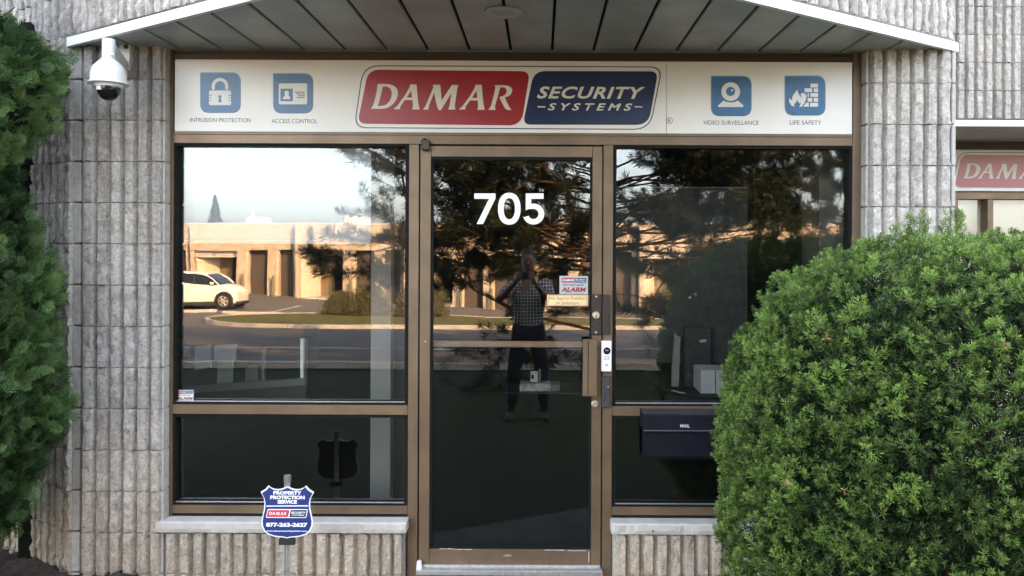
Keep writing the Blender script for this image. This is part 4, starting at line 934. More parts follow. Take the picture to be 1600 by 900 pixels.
def sprigs(pos, ax, nper, slen, nlen, nw, spread, g, roll=None, flat_=0.35, tipg=None):
    """bottle-brush shoots of needles; flat_ < 1 squeezes the needles towards one plane"""
    n = len(pos); u, v = frame(ax); ro = g.uniform(0, 2*np.pi, n)[:, None]; u, v = u*np.cos(ro)+v*np.sin(ro), -u*np.sin(ro)+v*np.cos(ro)
    t = np.tile(np.linspace(.05, 1, nper), (n, 1)); ph = t*nper*2.4+g.uniform(0, .8, (n, nper))
    rad = u[:, None]*np.cos(ph)[..., None]+v[:, None]*(np.sin(ph)*flat_)[..., None]; rad = norm(rad)
    sp = spread*(1.15-.75*t)[..., None]*(1+g.uniform(-.2, .2, (n, nper, 1)))
    d = norm(ax[:, None]*np.cos(sp)+rad*np.sin(sp)); sc = g.uniform(.75, 1.2, (n, 1))
    base = pos[:, None]+ax[:, None]*(t*slen*sc)[..., None]
    L = nlen*sc*(.55+.6*np.sin(np.pi*np.clip(t*.9+.1, 0, 1)))*g.uniform(.85, 1.15, (n, nper))
    side = norm(np.cross(d, norm(rad+g.normal(size=rad.shape)*.5)))
    q = leaves(base.reshape(-1, 3), d.reshape(-1, 3), side.reshape(-1, 3), L.ravel(), np.full(n*nper, nw), .04)
    gr = g.uniform(.0, .35, (n, nper)) if tipg is None else np.clip(tipg[:, None]*(.55+.6*t)+g.normal(size=(n, nper))*.07, 0, 1)
    return q, gr.ravel()
def vnoise(p, scale, seed, octs=2):
    """cheap smooth noise from sums of sines"""
    g = np.random.default_rng(seed); out = np.zeros(len(p))
    for o in range(octs):
        for _ in range(6):
            k = norm(g.normal(size=(1, 3)))[0]*scale*(1.9**o)*g.uniform(.7, 1.4); out += np.sin(p@k+g.uniform(0, 6.28))/(1.7**o)
    return out/6
# ---------------------------------------------------------------- clipped yew by the right window
def yew(center, rad, n_out, n_in, seed, expo=3.0):
    g = np.random.default_rng(seed)
    d = norm(g.normal(size=(n_out*3, 3))); r = (np.abs(d[:, 0]/rad[0])**expo+np.abs(d[:, 1]/rad[1])**expo+np.abs(d[:, 2]/rad[2])**expo)**(-1/expo)
    P = d*r[:, None]; area = r**2; keep = g.uniform(size=len(P)) < area/area.max()*1.0; P, d = P[keep], d[keep]
    # growth in clumps: nearest clump centre decides how far a shoot bulges out and how young it is
    Pw = P; K = 1150; ci = g.choice(len(Pw), K*4, replace=False); cc = [];
    for i in ci:
        if all(np.sum((Pw[i]-c)**2) >.047**2 for c in cc): cc.append(Pw[i])
    cc = np.array(cc); big = g.uniform(.55, 1.5, len(cc)); top_ = cc[:, 2] > .62*rad[2]; big = np.where(top_, big*g.uniform(.8, 1.7, len(cc)), big); young = np.clip(g.normal(.62, .22, len(cc))+.15*(cc[:, 2]/rad[2]), .12, 1.1)
    d2_ = np.empty(len(Pw)); ni = np.empty(len(Pw), int)
    for s0 in range(0, len(Pw), 4000):
        q_ = ((Pw[s0:s0+4000, None]-cc[None])**2).sum(-1); ni[s0:s0+4000] = q_.argmin(1); d2_[s0:s0+4000] = q_.min(1)
    dist = np.sqrt(d2_); lump = vnoise(P, 6.5, 3, 2); shape = np.clip(1-(dist/.052)**2, -.3, 1)
    keep = (g.uniform(size=len(P)) < np.clip(1.30-dist/.062, .04, 1)) & (P[:, 2] > -center[2]-.1) & (lump > -.75)
    P, d, lump, shape, ni = P[keep], d[keep], lump[keep], shape[keep], ni[keep]; cdir = P-cc[ni]
    P, d, lump, shape, ni, cdir = [v[:n_out] for v in (P, d, lump, shape, ni, cdir)]
    nrm_ = norm(np.sign(P)*np.abs(P/np.array(rad))**(expo-1)/np.array(rad))
    Pout = P+nrm_*(lump*.050+shape*.046*big[ni]-.025+g.uniform(-.030, .008, len(P)))[:, None]
    ax = norm(nrm_*.55+cdir*9.0+np.array([[0, 0, .55]])+g.normal(size=P.shape)*.22)
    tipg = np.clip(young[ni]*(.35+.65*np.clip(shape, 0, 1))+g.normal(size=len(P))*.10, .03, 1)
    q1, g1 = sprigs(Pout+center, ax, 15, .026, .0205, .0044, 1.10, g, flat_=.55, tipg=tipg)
    # older growth underneath
    d2 = norm(g.normal(size=(n_in*2, 3))); r2 = (np.abs(d2[:, 0]/rad[0])**expo+np.abs(d2[:, 1]/rad[1])**expo+np.abs(d2[:, 2]/rad[2])**expo)**(-1/expo)
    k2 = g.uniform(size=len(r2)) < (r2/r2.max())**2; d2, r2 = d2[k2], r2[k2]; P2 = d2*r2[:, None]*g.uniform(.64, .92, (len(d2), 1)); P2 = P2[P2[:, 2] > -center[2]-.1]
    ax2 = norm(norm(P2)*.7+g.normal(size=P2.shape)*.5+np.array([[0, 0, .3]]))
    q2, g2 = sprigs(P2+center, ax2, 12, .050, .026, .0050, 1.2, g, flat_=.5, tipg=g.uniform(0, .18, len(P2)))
    return np.concatenate([q1, q2]), np.concatenate([g1, g2])
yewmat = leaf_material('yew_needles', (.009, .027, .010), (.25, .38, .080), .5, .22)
bark = mat('bark_brown', (.075, .050, .034), .9, var=.3, vscale=30, bump=.004, bscale=50)
deadn = mat('dead_needles', (.34, .17, .075), .7, var=.3, vscale=80)
yc = np.array([1.785, -.83, .69]); yr = (.99, .66, .90)
yw = thing('yew_bush', 'large rounded clipped green yew bush in front of the right window', 'bush', (yc[0], yc[1], -.12))
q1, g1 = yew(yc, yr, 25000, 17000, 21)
gy = np.random.default_rng(4)
# two upright leader shoots and a fringe on the crest
extra = []
for (px, top, n) in ((1432, 331, 46), (1488, 327, 52), (1345, 372, 22), (1310, 385, 18), (1545, 360, 20)):
    Ym = yc[1]-.05; x0, z1 = XW(px, Ym), ZW(top, Ym); 
    for i in range(n):
        t = i/n; a = gy.uniform(0, 6.28); rr_ = .045*(1-.45*t)*gy.uniform(.2, 1)
        extra.append(((x0+rr_*math.cos(a), Ym+rr_*math.sin(a), z1-.02-.16*(1-t)), (math.cos(a)*.5, math.sin(a)*.5, .9)))
ep = np.array([e[0] for e in extra]); ea = norm(np.array([e[1] for e in extra]))
q2, g2 = sprigs(ep, ea, 19, .034, .0235, .0030, 1.0, gy, flat_=.6, tipg=gy.uniform(.5, .9, len(ep)))
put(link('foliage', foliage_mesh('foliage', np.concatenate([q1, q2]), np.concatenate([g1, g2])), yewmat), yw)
bb = B(); gb = random.Random(5)
for i in range(26):
    a = gb.uniform(0, 6.28); el = gb.uniform(.25, 1.35); d = Vector((math.cos(a)*math.cos(el)*yr[0], math.sin(a)*math.cos(el)*yr[1], math.sin(el)*yr[2]*1.1)); p0 = Vector((yc[0]+gb.uniform(-.08, .08), yc[1]+gb.uniform(-.08, .08), -.12))
    pts = [p0+d*t*.92+Vector((gb.uniform(-.05, .05), gb.uniform(-.05, .05), .38*t))*(t) for t in (0, .25, .5, .75, 1)]
    pts = [Vector((p.x, p.y, min(p.z, 1.42))) for p in pts]
    bb.tube(pts, [.022, .017, .012, .008, .003], 6)
for i in range(420):     # twigs under the shell
    d = norm(np.array([[gb.gauss(0, 1), gb.gauss(0, 1), gb.gauss(0, 1)]]))[0]; r = (abs(d[0]/yr[0])**2.7+abs(d[1]/yr[1])**2.7+abs(d[2]/yr[2])**2.7)**(-1/2.7)
    p1 = Vector(yc+d*r*gb.uniform(.80, .97)); p0 = Vector(yc+d*r*gb.uniform(.55, .72)+np.array([gb.uniform(-.09, .09), gb.uniform(-.09, .09), -.06]))
    if p1.z < -.1: continue
    bb.tube([p0, (p0+p1)/2+Vector((0, 0, gb.uniform(-.02, .02))), p1], [.004, .003, .0012], 4)
bb.done('branches', bark, yw, True)
# a few dead brown tips
for k, (px, py, Yd) in enumerate(((1227, 748, -1.50), (1566, 538, -1.50), (1320, 765, -1.54), (1290, 528, -1.45))):
    x, z = W(px, py, Yd); gg = np.random.default_rng(k); n = 7 if k else 8
    dirs = norm(np.stack([gg.normal(size=n)*.7, np.full(n, -.6), gg.normal(size=n)*.7-.1], 1)); sd_ = norm(np.cross(dirs, gg.normal(size=(n, 3))))
    qq = leaves(np.tile([[x, Yd, z]], (n, 1)), dirs, sd_, np.full(n, .020 if k > 1 else .026), np.full(n, .0042), .05)
    put(link('dead_tip', foliage_mesh('dead_tip', qq, np.zeros(n)), deadn), yw)
# ---------------------------------------------------------------- white cedar at the left
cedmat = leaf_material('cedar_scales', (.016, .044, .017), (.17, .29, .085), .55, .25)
def cedar_sprays(pos, ax, nrm_, size, g, tipg):
    """flat fans of scale leaves: a midrib with side branchlets that fork again"""
    n = len(pos); u = norm(np.cross(nrm_, ax)); qs = []; gs = []
    spec = []
    for i in range(6):
        t = .10+.80*i/5; L = (.50-.36*t+.16*math.sin(math.pi*t)); 
        for s in (-1, 1):
            spec.append((t, 0, s*R(50-14*t), L*(1+.12*math.sin(i*5+s)), .085)); 
            if i < 4:
                for tt, aa in ((.4, 34), (.68, 26)): spec.append((t, tt*L, s*R(52-14*t), L*.46, .075, s*R(aa)))
    spec.append((0, 0, 0, 1.1, .080))
    jit = g.normal(size=(n, 3))*.0
    for sp_ in spec:
        t, along, ang, L, wd = sp_[:5]; a2 = ang+(sp_[5] if len(sp_) > 5 else 0)
        d1 = ax*math.cos(ang)+u*math.sin(ang); d2 = ax*math.cos(a2)+u*math.sin(a2)
        droop = nrm_*g.uniform(-.35, .25, (n, 1)); d2 = norm(d2+droop*.5)
        b0 = pos+(ax*t+d1*along)*size[:, None]; qs.append(leaves(b0, d2, norm(np.cross(nrm_, d2)), L*size*g.uniform(.8, 1.15, n), wd*size, .03)); gs.append(np.clip(tipg*(.6+.5*t)+g.normal(size=n)*.06, 0, 1))
    return np.concatenate(qs), np.concatenate(gs)
cedar = thing('cedar_tree', 'tall narrow dark green cedar against the wall at the left edge', 'tree', (-2.66, -.46, -.1))
g = np.random.default_rng(31); n = 13500
PR_Z = [-.1, .15, .28, .48, .71, .99, 1.27, 1.70, 1.98, 2.12, 2.28, 2.38, 2.5, 2.62, 2.9, 3.3]; PR_R = [.08, .12, .24, .40, .47, .44, .41, .37, .32, .33, .40, .46, .42, .24, .12, .02]
zz = g.uniform(-.05, 3.2, n*2); rr0 = np.interp(zz, PR_Z, PR_R); keep = g.uniform(size=n*2) < rr0/.53; zz, rr0 = zz[keep][:n], rr0[keep][:n]; th = g.uniform(0, 2*np.pi, len(zz))
P = np.stack([np.cos(th), np.sin(th), zz], 1); Q = np.stack([np.cos(th)*.45, np.sin(th)*.45, zz], 1)
lump = vnoise(Q, 9.5, 8, 2); l2 = vnoise(Q, 24, 9, 1)
keep = lump*.8+l2*.6+g.normal(size=len(zz))*.3 > -.72; P, Q, lump, l2, zz, rr0, th = [a[keep] for a in (P, Q, lump, l2, zz, rr0, th)]
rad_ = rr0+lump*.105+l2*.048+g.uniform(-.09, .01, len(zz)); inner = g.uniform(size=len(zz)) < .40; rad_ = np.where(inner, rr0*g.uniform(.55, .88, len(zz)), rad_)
pos = np.stack([np.cos(th)*rad_-2.66, np.sin(th)*rad_*.92-.46, zz+l2*.03], 1); outw = np.stack([np.cos(th), np.sin(th), np.zeros(len(th))], 1)
# keep out of the oblique wall behind
wy = LC[1]-(pos[:, 0]-LC[0])*math.tan(TH)*1.0; keep = pos[:, 1] < wy-.10; pos, outw, lump, l2, inner = pos[keep], outw[keep], lump[keep], l2[keep], inner[keep]
ax = norm(outw*.62+np.array([[0, 0, .55]])+g.normal(size=pos.shape)*.38); nrm_ = norm(np.cross(ax, norm(np.cross(outw+g.normal(size=pos.shape)*.6, ax))))
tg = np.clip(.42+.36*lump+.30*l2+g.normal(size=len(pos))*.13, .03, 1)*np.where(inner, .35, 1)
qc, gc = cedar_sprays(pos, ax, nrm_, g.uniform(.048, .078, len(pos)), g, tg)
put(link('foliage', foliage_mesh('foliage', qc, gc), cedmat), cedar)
q = B(); q.tube([(-2.66, -.46, -.2), (-2.64, -.45, 1.0), (-2.67, -.46, 2.2), (-2.66, -.46, 3.1)], [.05, .04, .025, .006], 8)
gb = random.Random(9)
for i in range(90):
    z = gb.uniform(.05, 2.9); a = gb.uniform(0, 6.28); r = float(np.interp(z, PR_Z, PR_R))*.85; p0 = Vector((-2.66, -.46, z-.1))
    p2 = Vector((-2.66+math.cos(a)*r, -.46+math.sin(a)*r*.9, z+.12))
    if p2.y > LC[1]-(p2.x-LC[0])*math.tan(TH)-.06: continue
    q.tube([p0, (p0+p2)/2-Vector((0, 0, .03)), p2], [.009, .006, .002], 5)
q.done('branches', bark, cedar, True)
cedar['group'] = 'cedars planted along the left wall'
for (cx2, cy2, rz, sc, lb) in ((-3.40, -.52, 1.9, 1.04, 'added cedar outside the left edge, behind the visible one, to shade the oblique wall'), (-3.05, -1.32, 3.6, 1.0, 'added cedar outside the left edge, towards the lawn, blocking light from the front left')):  # unseen cedar copies added to shade the oblique wall behind the first
    c_ = cedar.copy(); C.objects.link(c_); c_.location = (cx2, cy2, -.1); c_.rotation_euler = (0, 0, rz); c_.scale = (sc, sc, sc); c_['label'] = lb
    for ch in [o for o in C.objects if o.parent == cedar]:
        k_ = ch.copy(); C.objects.link(k_); k_.parent = c_; k_.matrix_parent_inverse = ch.matrix_parent_inverse.copy()
# ---------------------------------------------------------------- pines on the lawn, seen mirrored in the glass
pinemat = leaf_material('pine_needles', (.008, .016, .007), (.036, .046, .016), .55, .10)
def pine(name, label, loc, h, crown_r, seed, z_lo, nb=30, nx=8, arms=()):
    g = random.Random(seed); ng = np.random.default_rng(seed); t_ = thing(name, label, 'tree', loc, 'pine trees on the front lawn'); L0 = Vector(loc)
    q = B(); tr = [L0+Vector((.05*math.sin(k*1.3), .05*math.cos(k), h*k/7)) for k in range(8)]; q.tube([L0-Vector((0, 0, .3))]+tr, [.16]+[.15*(1-k/7)+.02 for k in range(8)], 10); q.done('trunk', bark, t_, True)
    q = B(); tips = []
    def grow(p, d, L, r, depth):
        pts = [p]; k = 5; dd = d.copy()
        for i in range(k):
            dd = (dd+Vector((g.gauss(0, .22), g.gauss(0, .22), g.gauss(.03, .10)))).normalized(); pts.append(pts[-1]+dd*L/k)
        q.tube(pts, [r*(1-.75*i/k) for i in range(k+1)], 5 if depth else 7)
        if depth == 2:
            for i in range(1, k+1): tips.append((pts[i], (pts[i]-pts[i-1]).normalized()))
            return
        nsub = 6 if depth == 0 else 4
        for i in range(nsub):
            j = g.randint(1 if depth else 2, k); s = -1 if i % 2 else 1
            ang = g.uniform(.5, 1.0)*s; ax_ = Vector((g.gauss(0, .25), g.gauss(0, .25), 1)).normalized(); nd = (Matrix.Rotation(ang, 3, ax_) @ dd); nd.z += g.uniform(-.15, .2)
            grow(pts[j], nd.normalized(), L*g.uniform(.35, .55), r*.45, depth+1)
        tips.append((pts[-1], dd.copy()))
        if depth == 1: tips.extend((pts[i], (pts[i]-pts[i-1]).normalized()) for i in (3, 4))
    specs = []
    for i in range(nb):
        z = z_lo+(h-z_lo-.3)*(i/nb)**.9; a = i*2.4+g.uniform(-.4, .4); f = 1-(z-z_lo)/(h-z_lo)*.75
        specs.append((z, a, crown_r*f*g.uniform(.65, 1.0), g.uniform(-.12, .25)+.35*(1-f)))
    extra_arms = [(g.uniform(1.55, 3.1), (g.uniform(2.3, 3.9) if k % 2 else g.uniform(-.7, .8)), g.uniform(1.4, 3.3), g.uniform(-.05, .25)) for k in range(nx)]
    for z, a, L, el in list(specs)+list(arms)+extra_arms:
        grow(L0+Vector((0, 0, z)), Vector((math.cos(a)*math.cos(el), math.sin(a)*math.cos(el), math.sin(el))), L, .022*L/crown_r+.008, 0)
    q.done('limbs', bark, t_, True)
    pos = np.array([tuple(p) for p, d in tips]); ax = norm(np.array([tuple(d) for p, d in tips])+ng.normal(size=(len(tips), 3))*.15+np.array([[0, 0, .25]]))
    q4, g4 = sprigs(pos-ax*.03, ax, 26, .16, .145, .0140, 1.1, ng, flat_=1.0, tipg=ng.uniform(.0, .9, len(pos)))
    fo = link('needles', foliage_mesh('needles', q4, g4), pinemat); put(fo, t_); print(name, 'tufts', len(tips))
pine('pine_tree', 'tall dark pine mirrored in the door glass behind the photographer', (1.00, -8.9, gz(1, -8.9)), 4.7, 3.9, 12, 1.9, 34, 20, arms=((.6, 3.0, 3.9, .25), (2.6, 3.6, 2.2, .2), (3.2, 4.2, 2.0, .3), (2.2, .6, 2.4, .05), (1.2, .9, 2.0, .05), (1.75, 3.1, 3.9, .10), (2.3, 2.9, 4.3, .12), (1.9, 2.5, 3.6, .0), (2.9, 3.3, 4.2, .12)))
pine('pine_tree', 'pine with crooked open limbs mirrored in the right window', (5.95, -9.6, gz(6, -9.6)), 4.7, 3.9, 15, 1.7, 17, 3, arms=((1.1, 2.6, 3.6, .0), (1.25, 3.4, 3.2, -.02), (.8, 2.9, 3.3, .02), (1.4, 3.0, 3.6, .05), (2.2, 3.3, 3.8, .05)))
# spruce far behind the roofs
sp_ = thing('spruce_tree', 'small far spruce rising behind the mirrored roofline in the left window', 'tree', (-34.5, -78, -1.7)); gs_ = np.random.default_rng(3)
B().tube([(-34.5, -78, -2), (-34.5, -78, 6.8)], [.2, .03], 6).done('trunk', bark, sp_)
zz = gs_.uniform(0, 1, 5200)**1.2; a = gs_.uniform(0, 6.28, 5200); tier = .75+.25*np.abs(np.sin(zz*30)); r = (1-zz)*1.9*tier*gs_.uniform(.2, 1, 5200)
pos = np.stack([-34.5+np.cos(a)*r, -78+np.sin(a)*r, -1+zz*7.9], 1); d = norm(np.stack([np.cos(a), np.sin(a), -.25+0*a], 1)); sd_ = norm(np.cross(d, gs_.normal(size=d.shape)))
put(link('crown', foliage_mesh('crown', leaves(pos, d, sd_, .12+.38*(1-zz), np.full(5200, .10), .02), gs_.uniform(0, .5, 5200)), pinemat), sp_)
# round shrubs on the verge and a tree beyond the road
shrubmat = leaf_material('shrub_leaves', (.070, .075, .035), (.190, .170, .080), .6, .2)
def shrub(label, x, y, rx, rz, seed, n=5200, name='shrub', base=0):
    g = np.random.default_rng(seed); z0 = gz(x, y)+base; t_ = thing(name, label, 'shrub', (x, y, z0), 'shrubs on the sunny verge')
    d = norm(g.normal(size=(n, 3))); d[:, 2] = np.abs(d[:, 2]); lp = vnoise(d, 5, seed, 2); r = (1+.16*lp)*g.uniform(.70, 1.03, n)
    P = np.stack([x+d[:, 0]*rx*r, y+d[:, 1]*rx*.8*r, z0+.05+d[:, 2]*rz*r], 1); dr = norm(d+g.normal(size=d.shape)*.7); sd_ = norm(np.cross(dr, g.normal(size=d.shape)))
    put(link('foliage', foliage_mesh('foliage', leaves(P, dr, sd_, g.uniform(.06, .11, n), np.full(n, .04), .1), g.uniform(0, 1, n)), shrubmat), t_)
    q = B()
    for i in range(16):
        a = g.uniform(0, 6.28); e = g.uniform(.3, 1.4); q.tube([(x, y, z0-.05), (x+math.cos(a)*math.cos(e)*rx*.9, y+math.sin(a)*math.cos(e)*rx*.7, z0+math.sin(e)*rz*.9)], [.03, .008], 5)
    q.done('stems', bark, t_)
shrub('dark leafy round shrub mirrored at the right side of the left window', -8.4, -28.9, .85, 1.05, 41)
shrub('sandy coloured shrub mirrored beside the bright frame post left of the door', -7.2, -28.8, .95, 1.45, 42)
shrub('shrub mirrored just behind the left edge of the door glass', -5.0, -28.6, 1.15, 1.65, 43, 7000)
shrub('shrub mirrored low in the right window beyond the road', 5.6, -30.5, 1.3, 1.3, 44)
# ---------------------------------------------------------------- sunlit sawtooth units across the road (seen mirrored)
tanblock = bpy.data.materials.new('tan_fluted_block'); tanblock.use_nodes = True
_n = tanblock.node_tree.nodes; _l = tanblock.node_tree.links; _b = _n['Principled BSDF']; _b.inputs['Roughness'].default_value = .9
_g = _n.new('ShaderNodeNewGeometry'); _s = _n.new('ShaderNodeSeparateXYZ'); _l.new(_g.outputs['Position'], _s.inputs[0])
def _math(op, a, b=None):
    x = _n.new('ShaderNodeMath'); x.operation = op
    for i, v in enumerate((a, b)):
        if v is None: continue
        if isinstance(v, (int, float)): x.inputs[i].default_value = v
        else: _l.new(v, x.inputs[i])
    return x.outputs[0]
_rib = _math('GREATER_THAN', _math('FRACT', _math('MULTIPLY', _s.outputs['X'], 1/.135)), .38)
_crs = _math('GREATER_THAN', _math('FRACT', _math('MULTIPLY', _s.outputs['Z'], 1/.2035)), .10)
_h = _math('MULTIPLY', _rib, _crs); _t = _n.new('ShaderNodeTexNoise'); _t.inputs['Scale'].default_value = 3; _t.inputs['Detail'].default_value = 8; _l.new(_g.outputs['Position'], _t.inputs['Vector'])
_r = _n.new('ShaderNodeValToRGB'); _r.color_ramp.elements[0].position = .3; _r.color_ramp.elements[1].position = .7; _r.color_ramp.elements[0].color = (.34, .27, .19, 1); _r.color_ramp.elements[1].color = (.50, .41, .30, 1)
_l.new(_t.outputs['Fac'], _r.inputs[0]); _l.new(_r.outputs[0], _b.inputs['Base Color'])
_bp = _n.new('ShaderNodeBump'); _bp.inputs['Distance'].default_value = .035; _l.new(_h, _bp.inputs['Height']); _l.new(_bp.outputs[0], _b.inputs['Normal'])
tansmooth = mat('tan_smooth_wall', (.52, .43, .31), .85, var=.08, vscale=2)
rolld = mat('roller_door_brown', (.060, .044, .032), .6, var=.1, vscale=3)
tandoor = mat('tan_door', (.17, .125, .065), .6)  # alcove shade put into the door colour, darker than the tan itself
darkglass = mat('dark_window_glass', (.010, .013, .015), .08)
sgn = mat('unit_sign_pale', (.55, .47, .38), .6); sgn2 = mat('unit_sign_orange', (.55, .30, .14), .6)
coping = mat('coping_metal', (.60, .58, .54), .5)
def unit(k, x0, x1, D, label, doors=2, alcove=2.55):
    Yf = -(D-CD); zt = 2.86; t = thing('industrial_unit', label, 'building', ((x0+x1)/2, Yf, gz(x0, Yf)), 'tan block units across the road')
    zb = -2.6; zl = 1.30
    B().box(x0, x1, Yf-.35, Yf, zl, zt).done('upper_wall', tanblock, t)
    B().box(x0-.02, x1+.02, Yf-.40, Yf+.04, zt+.002, zt+.06).done('coping', coping, t)
    B().box(x0, x1, Yf-9, Yf-2.05, zb, zt-.05).done('rear_wall', tansmooth, t)
    B().box(x0, x1, Yf-2.04, Yf-.36, zl+.02, zl+.10).done('alcove_ceiling', tansmooth, t)
    B().box(x0, x1, Yf-2.04, Yf-.36, zt-.2, zt-.1).done('roof', roofm, t)
    a0 = x0+.22; a1 = a0+alcove
    B().box(x0, a0, Yf-.35, Yf, zb, zl-.002).done('pilaster', tanblock, t)
    B().prism([(a0, Yf-.352), (a0+.85, Yf-1.60), (a0+.85, Yf-2.045), (x0, Yf-2.045), (x0, Yf-.352)], zb, zl-.004, 'Z').done('splayed_wall', tansmooth, t)
    zf = gz((a0+a1)/2, Yf-1)+.10
    B().box(a0, a1+.1, Yf-2.045, Yf+.25, zf-.5, zf, .01).done('step', kerbm, t)
    B().box(a0+.86, a0+1.34, Yf-1.70, Yf-1.62, zf, 1.05).done('entrance_door', tandoor, t)
    B().box(a0+1.40, a0+1.66, Yf-1.70, Yf-1.62, zf, 1.05).done('side_panel', tandoor, t)
    wq = B(); wq.box(a0+1.72, a1, Yf-1.66, Yf-1.60, zf, 1.05); wq = wq.done('shop_window', darkglass, t)
    for u in (a0+1.69, a0+2.15, a1-.03): B().box(u-.025, u+.025, Yf-1.60, Yf-1.55, zf, 1.05).done('frame', bronze_d, wq)
    B().box(a0+.85, a1, Yf-1.72, Yf-1.60, 1.06, zl-.005).done('header', bronze_d, t)
    for i in range(2):
        s0 = a0+.03+i*(alcove-.04)/2; s1 = s0+(alcove-.04)/2-.05
        sb = B().box(s0, s1, Yf-.34, Yf-.27, zl-.36, zl-.02).done('unit_sign', sgn); tag(sb, f'pale sign board, {"left" if i == 0 else "right"} one over the entrance of {["the unit at the window edge","the unit behind the parked car","the unit with the orange sign","the unit by the shrubs","the unit right of the door","the unit behind the right pine","the farthest right unit"][k]}', 'sign')
        if k == 2 and i == 1: B().box(s0+.06, s1-.42, Yf-.268, Yf-.262, zl-.30, zl-.08).done('orange_field', sgn2, sb)
        else:
            for j in range(2): B().box(s0+.08, s1-.5, Yf-.268, Yf-.262, zl-.15-j*.11, zl-.115-j*.11).done('sign_line', textgrey, sb)
        B().box(s1-.32, s1-.08, Yf-.268, Yf-.262, zl-.30, zl-.10).done('unit_number', mat('unit_grey', (.18, .16, .14), .6), sb)
    rv = B().box(x0+2.2, x0+3.4, Yf-4, Yf-2.8, zt-.2, zt+.42+.1*(k % 3)).done('roof_unit', coping, t)
    # pier, then roller doors between pilasters
    p1 = a1+.55; B().box(a1+.001, p1, Yf-.35, Yf, zb, zl-.002).done('pilaster', tanblock, t)
    B().box(a1+.001, a1+.30, Yf-2.04, Yf-.352, zb, zl-.003).done('side_wall', tansmooth, t)
    cur = p1
    for d in range(doors):
        w_ = min(1.15, x1-cur-.35)
        if w_ < .6: break
        rd_ = B().box(cur+.12, cur+.12+w_, Yf-.62, Yf-.55, gz(cur, Yf)-.05, zl-.004).done('roller_door', rolld, t)
        for j in range(1, 13): 
            zz_ = gz(cur, Yf)+j*.205
            if zz_ < zl-.05: B().box(cur+.13, cur+.11+w_, Yf-.549, Yf-.538, zz_, zz_+.03).done('slat', rolld, rd_)
        B().box(cur+.001, cur+.119, Yf-.62, Yf-.10, zb, zl-.003).done('door_reveal', tansmooth, t)
        bl = B().lathe([(.09, gz(cur, Yf)-.1), (.09, gz(cur, Yf)+1.15), (.05, gz(cur, Yf)+1.19)], (cur-.02, Yf+.35, 0), 12).done('bollard', mat('bollard_olive', (.16, .14, .07), .6)); tag(bl, f'short bollard at the {"left" if d == 0 else "right"} roller door of {["the unit at the window edge","the unit behind the parked car","the unit with the orange sign","the unit by the shrubs","the unit right of the door","the unit behind the right pine","the farthest right unit"][k]}', 'bollard', 'bollards at the roller doors')
        e = cur+.12+w_; B().box(e+.001, min(e+.5, x1), Yf-.62, Yf, zb, zl-.002).done('pilaster', tanblock, t); cur = e+.5
    if x1-cur > .05: B().box(cur+.001, x1, Yf-.35, Yf, zb, zl-.002).done('wall', tanblock, t)
labs = ['tan block unit mirrored at the far left edge of the left window', 'sunlit tan unit mirrored behind the parked white car', 'sunlit tan unit with an orange sign board mirrored left of the door',
        'tan unit mirrored in the door glass beyond the photographer', 'tan unit mirrored around the bronze posts right of the door', 'tan unit mirrored behind the crooked pine in the right window', 'last tan unit mirrored at the right end of the right window']
us = [(-27.2, -21.15, 46.6), (-20.85, -14.50, 46.0), (-14.35, -7.95, 45.2), (-7.85, -1.3, 44.4), (-1.2, 5.4, 43.8), (5.5, 12.1, 43.2), (12.2, 19.2, 42.6)]
for k, (x0, x1, D) in enumerate(us): unit(k, x0, x1, D, labs[k])
for px, z in ((393.5, 3.75),): 
    o = B().lathe([(.09, 2.6), (.09, z)], (XW(px, 46), -46, 0), 10).done('roof_vent', coping); tag(o, 'thin white vent pipe above the mirrored roofline', 'vent pipe')
# ---------------------------------------------------------------- parked crossover
carw = mat('car_paint_cream', (.78, .72, .58), .25, spec=.6); cargl = mat('car_glass', (.012, .014, .016), .05); plast = mat('car_plastic', (.030, .028, .026), .6)
tyre = mat('tyre', (.022, .022, .022), .85); rim = mat('alloy', (.55, .52, .46), .35, .6)
cz = gz(-15.4, -31); car = thing('parked_car', 'white crossover car parked facing right, mirrored in the left window', 'car', (-15.6, -31, cz))
fx = -13.75; cyc = -31.9      # front bumper, centre line
def cx_(t): return fx-t*.80
top = [(0.0, .42), (.02, .70), (.10, .86), (.55, .98), (1.12, 1.10), (1.30, 1.16)]
body_sec = []          # sections along the car: (x from front, half width, z bottom, z shoulder)
prof = [(0.0, .62, .36, .72), (.06, .78, .28, .84), (.22, .88, .26, .95), (.60, .92, .26, 1.04), (.95, .935, .26, 1.10), (1.4, .94, .26, 1.13), (2.4, .94, .26, 1.17), (3.2, .94, .26, 1.24), (4.0, .93, .28, 1.30), (4.35, .89, .32, 1.32), (4.60, .82, .38, 1.28), (4.68, .70, .44, 1.10)]
bm = bmesh.new(); rings = []
for t, hw, zb_, zs in prof:
    pts = [(-hw*.92, zb_), (-hw, zb_+.12), (-hw*1.0, zb_+(zs-zb_)*.55), (-hw*.965, zs-.07), (-hw*.86, zs), (0, zs+.035), (hw*.86, zs), (hw*.965, zs-.07), (hw, zb_+(zs-zb_)*.55), (hw, zb_+.12), (hw*.92, zb_)]
    rings.append([bm.verts.new((cx_(t), cyc+y, cz+z)) for y, z in pts])
for a, b_ in zip(rings[:-1], rings[1:]):
    for i in range(10): bm.faces.new([a[i], a[i+1], b_[i+1], b_[i]])
    bm.faces.new([a[10], a[0], b_[0], b_[10]])
bm.faces.new(rings[0]); bm.faces.new(rings[-1][::-1]); q = B(); q.bm.free(); q.bm = bm; q.done('body', carw, car, True)
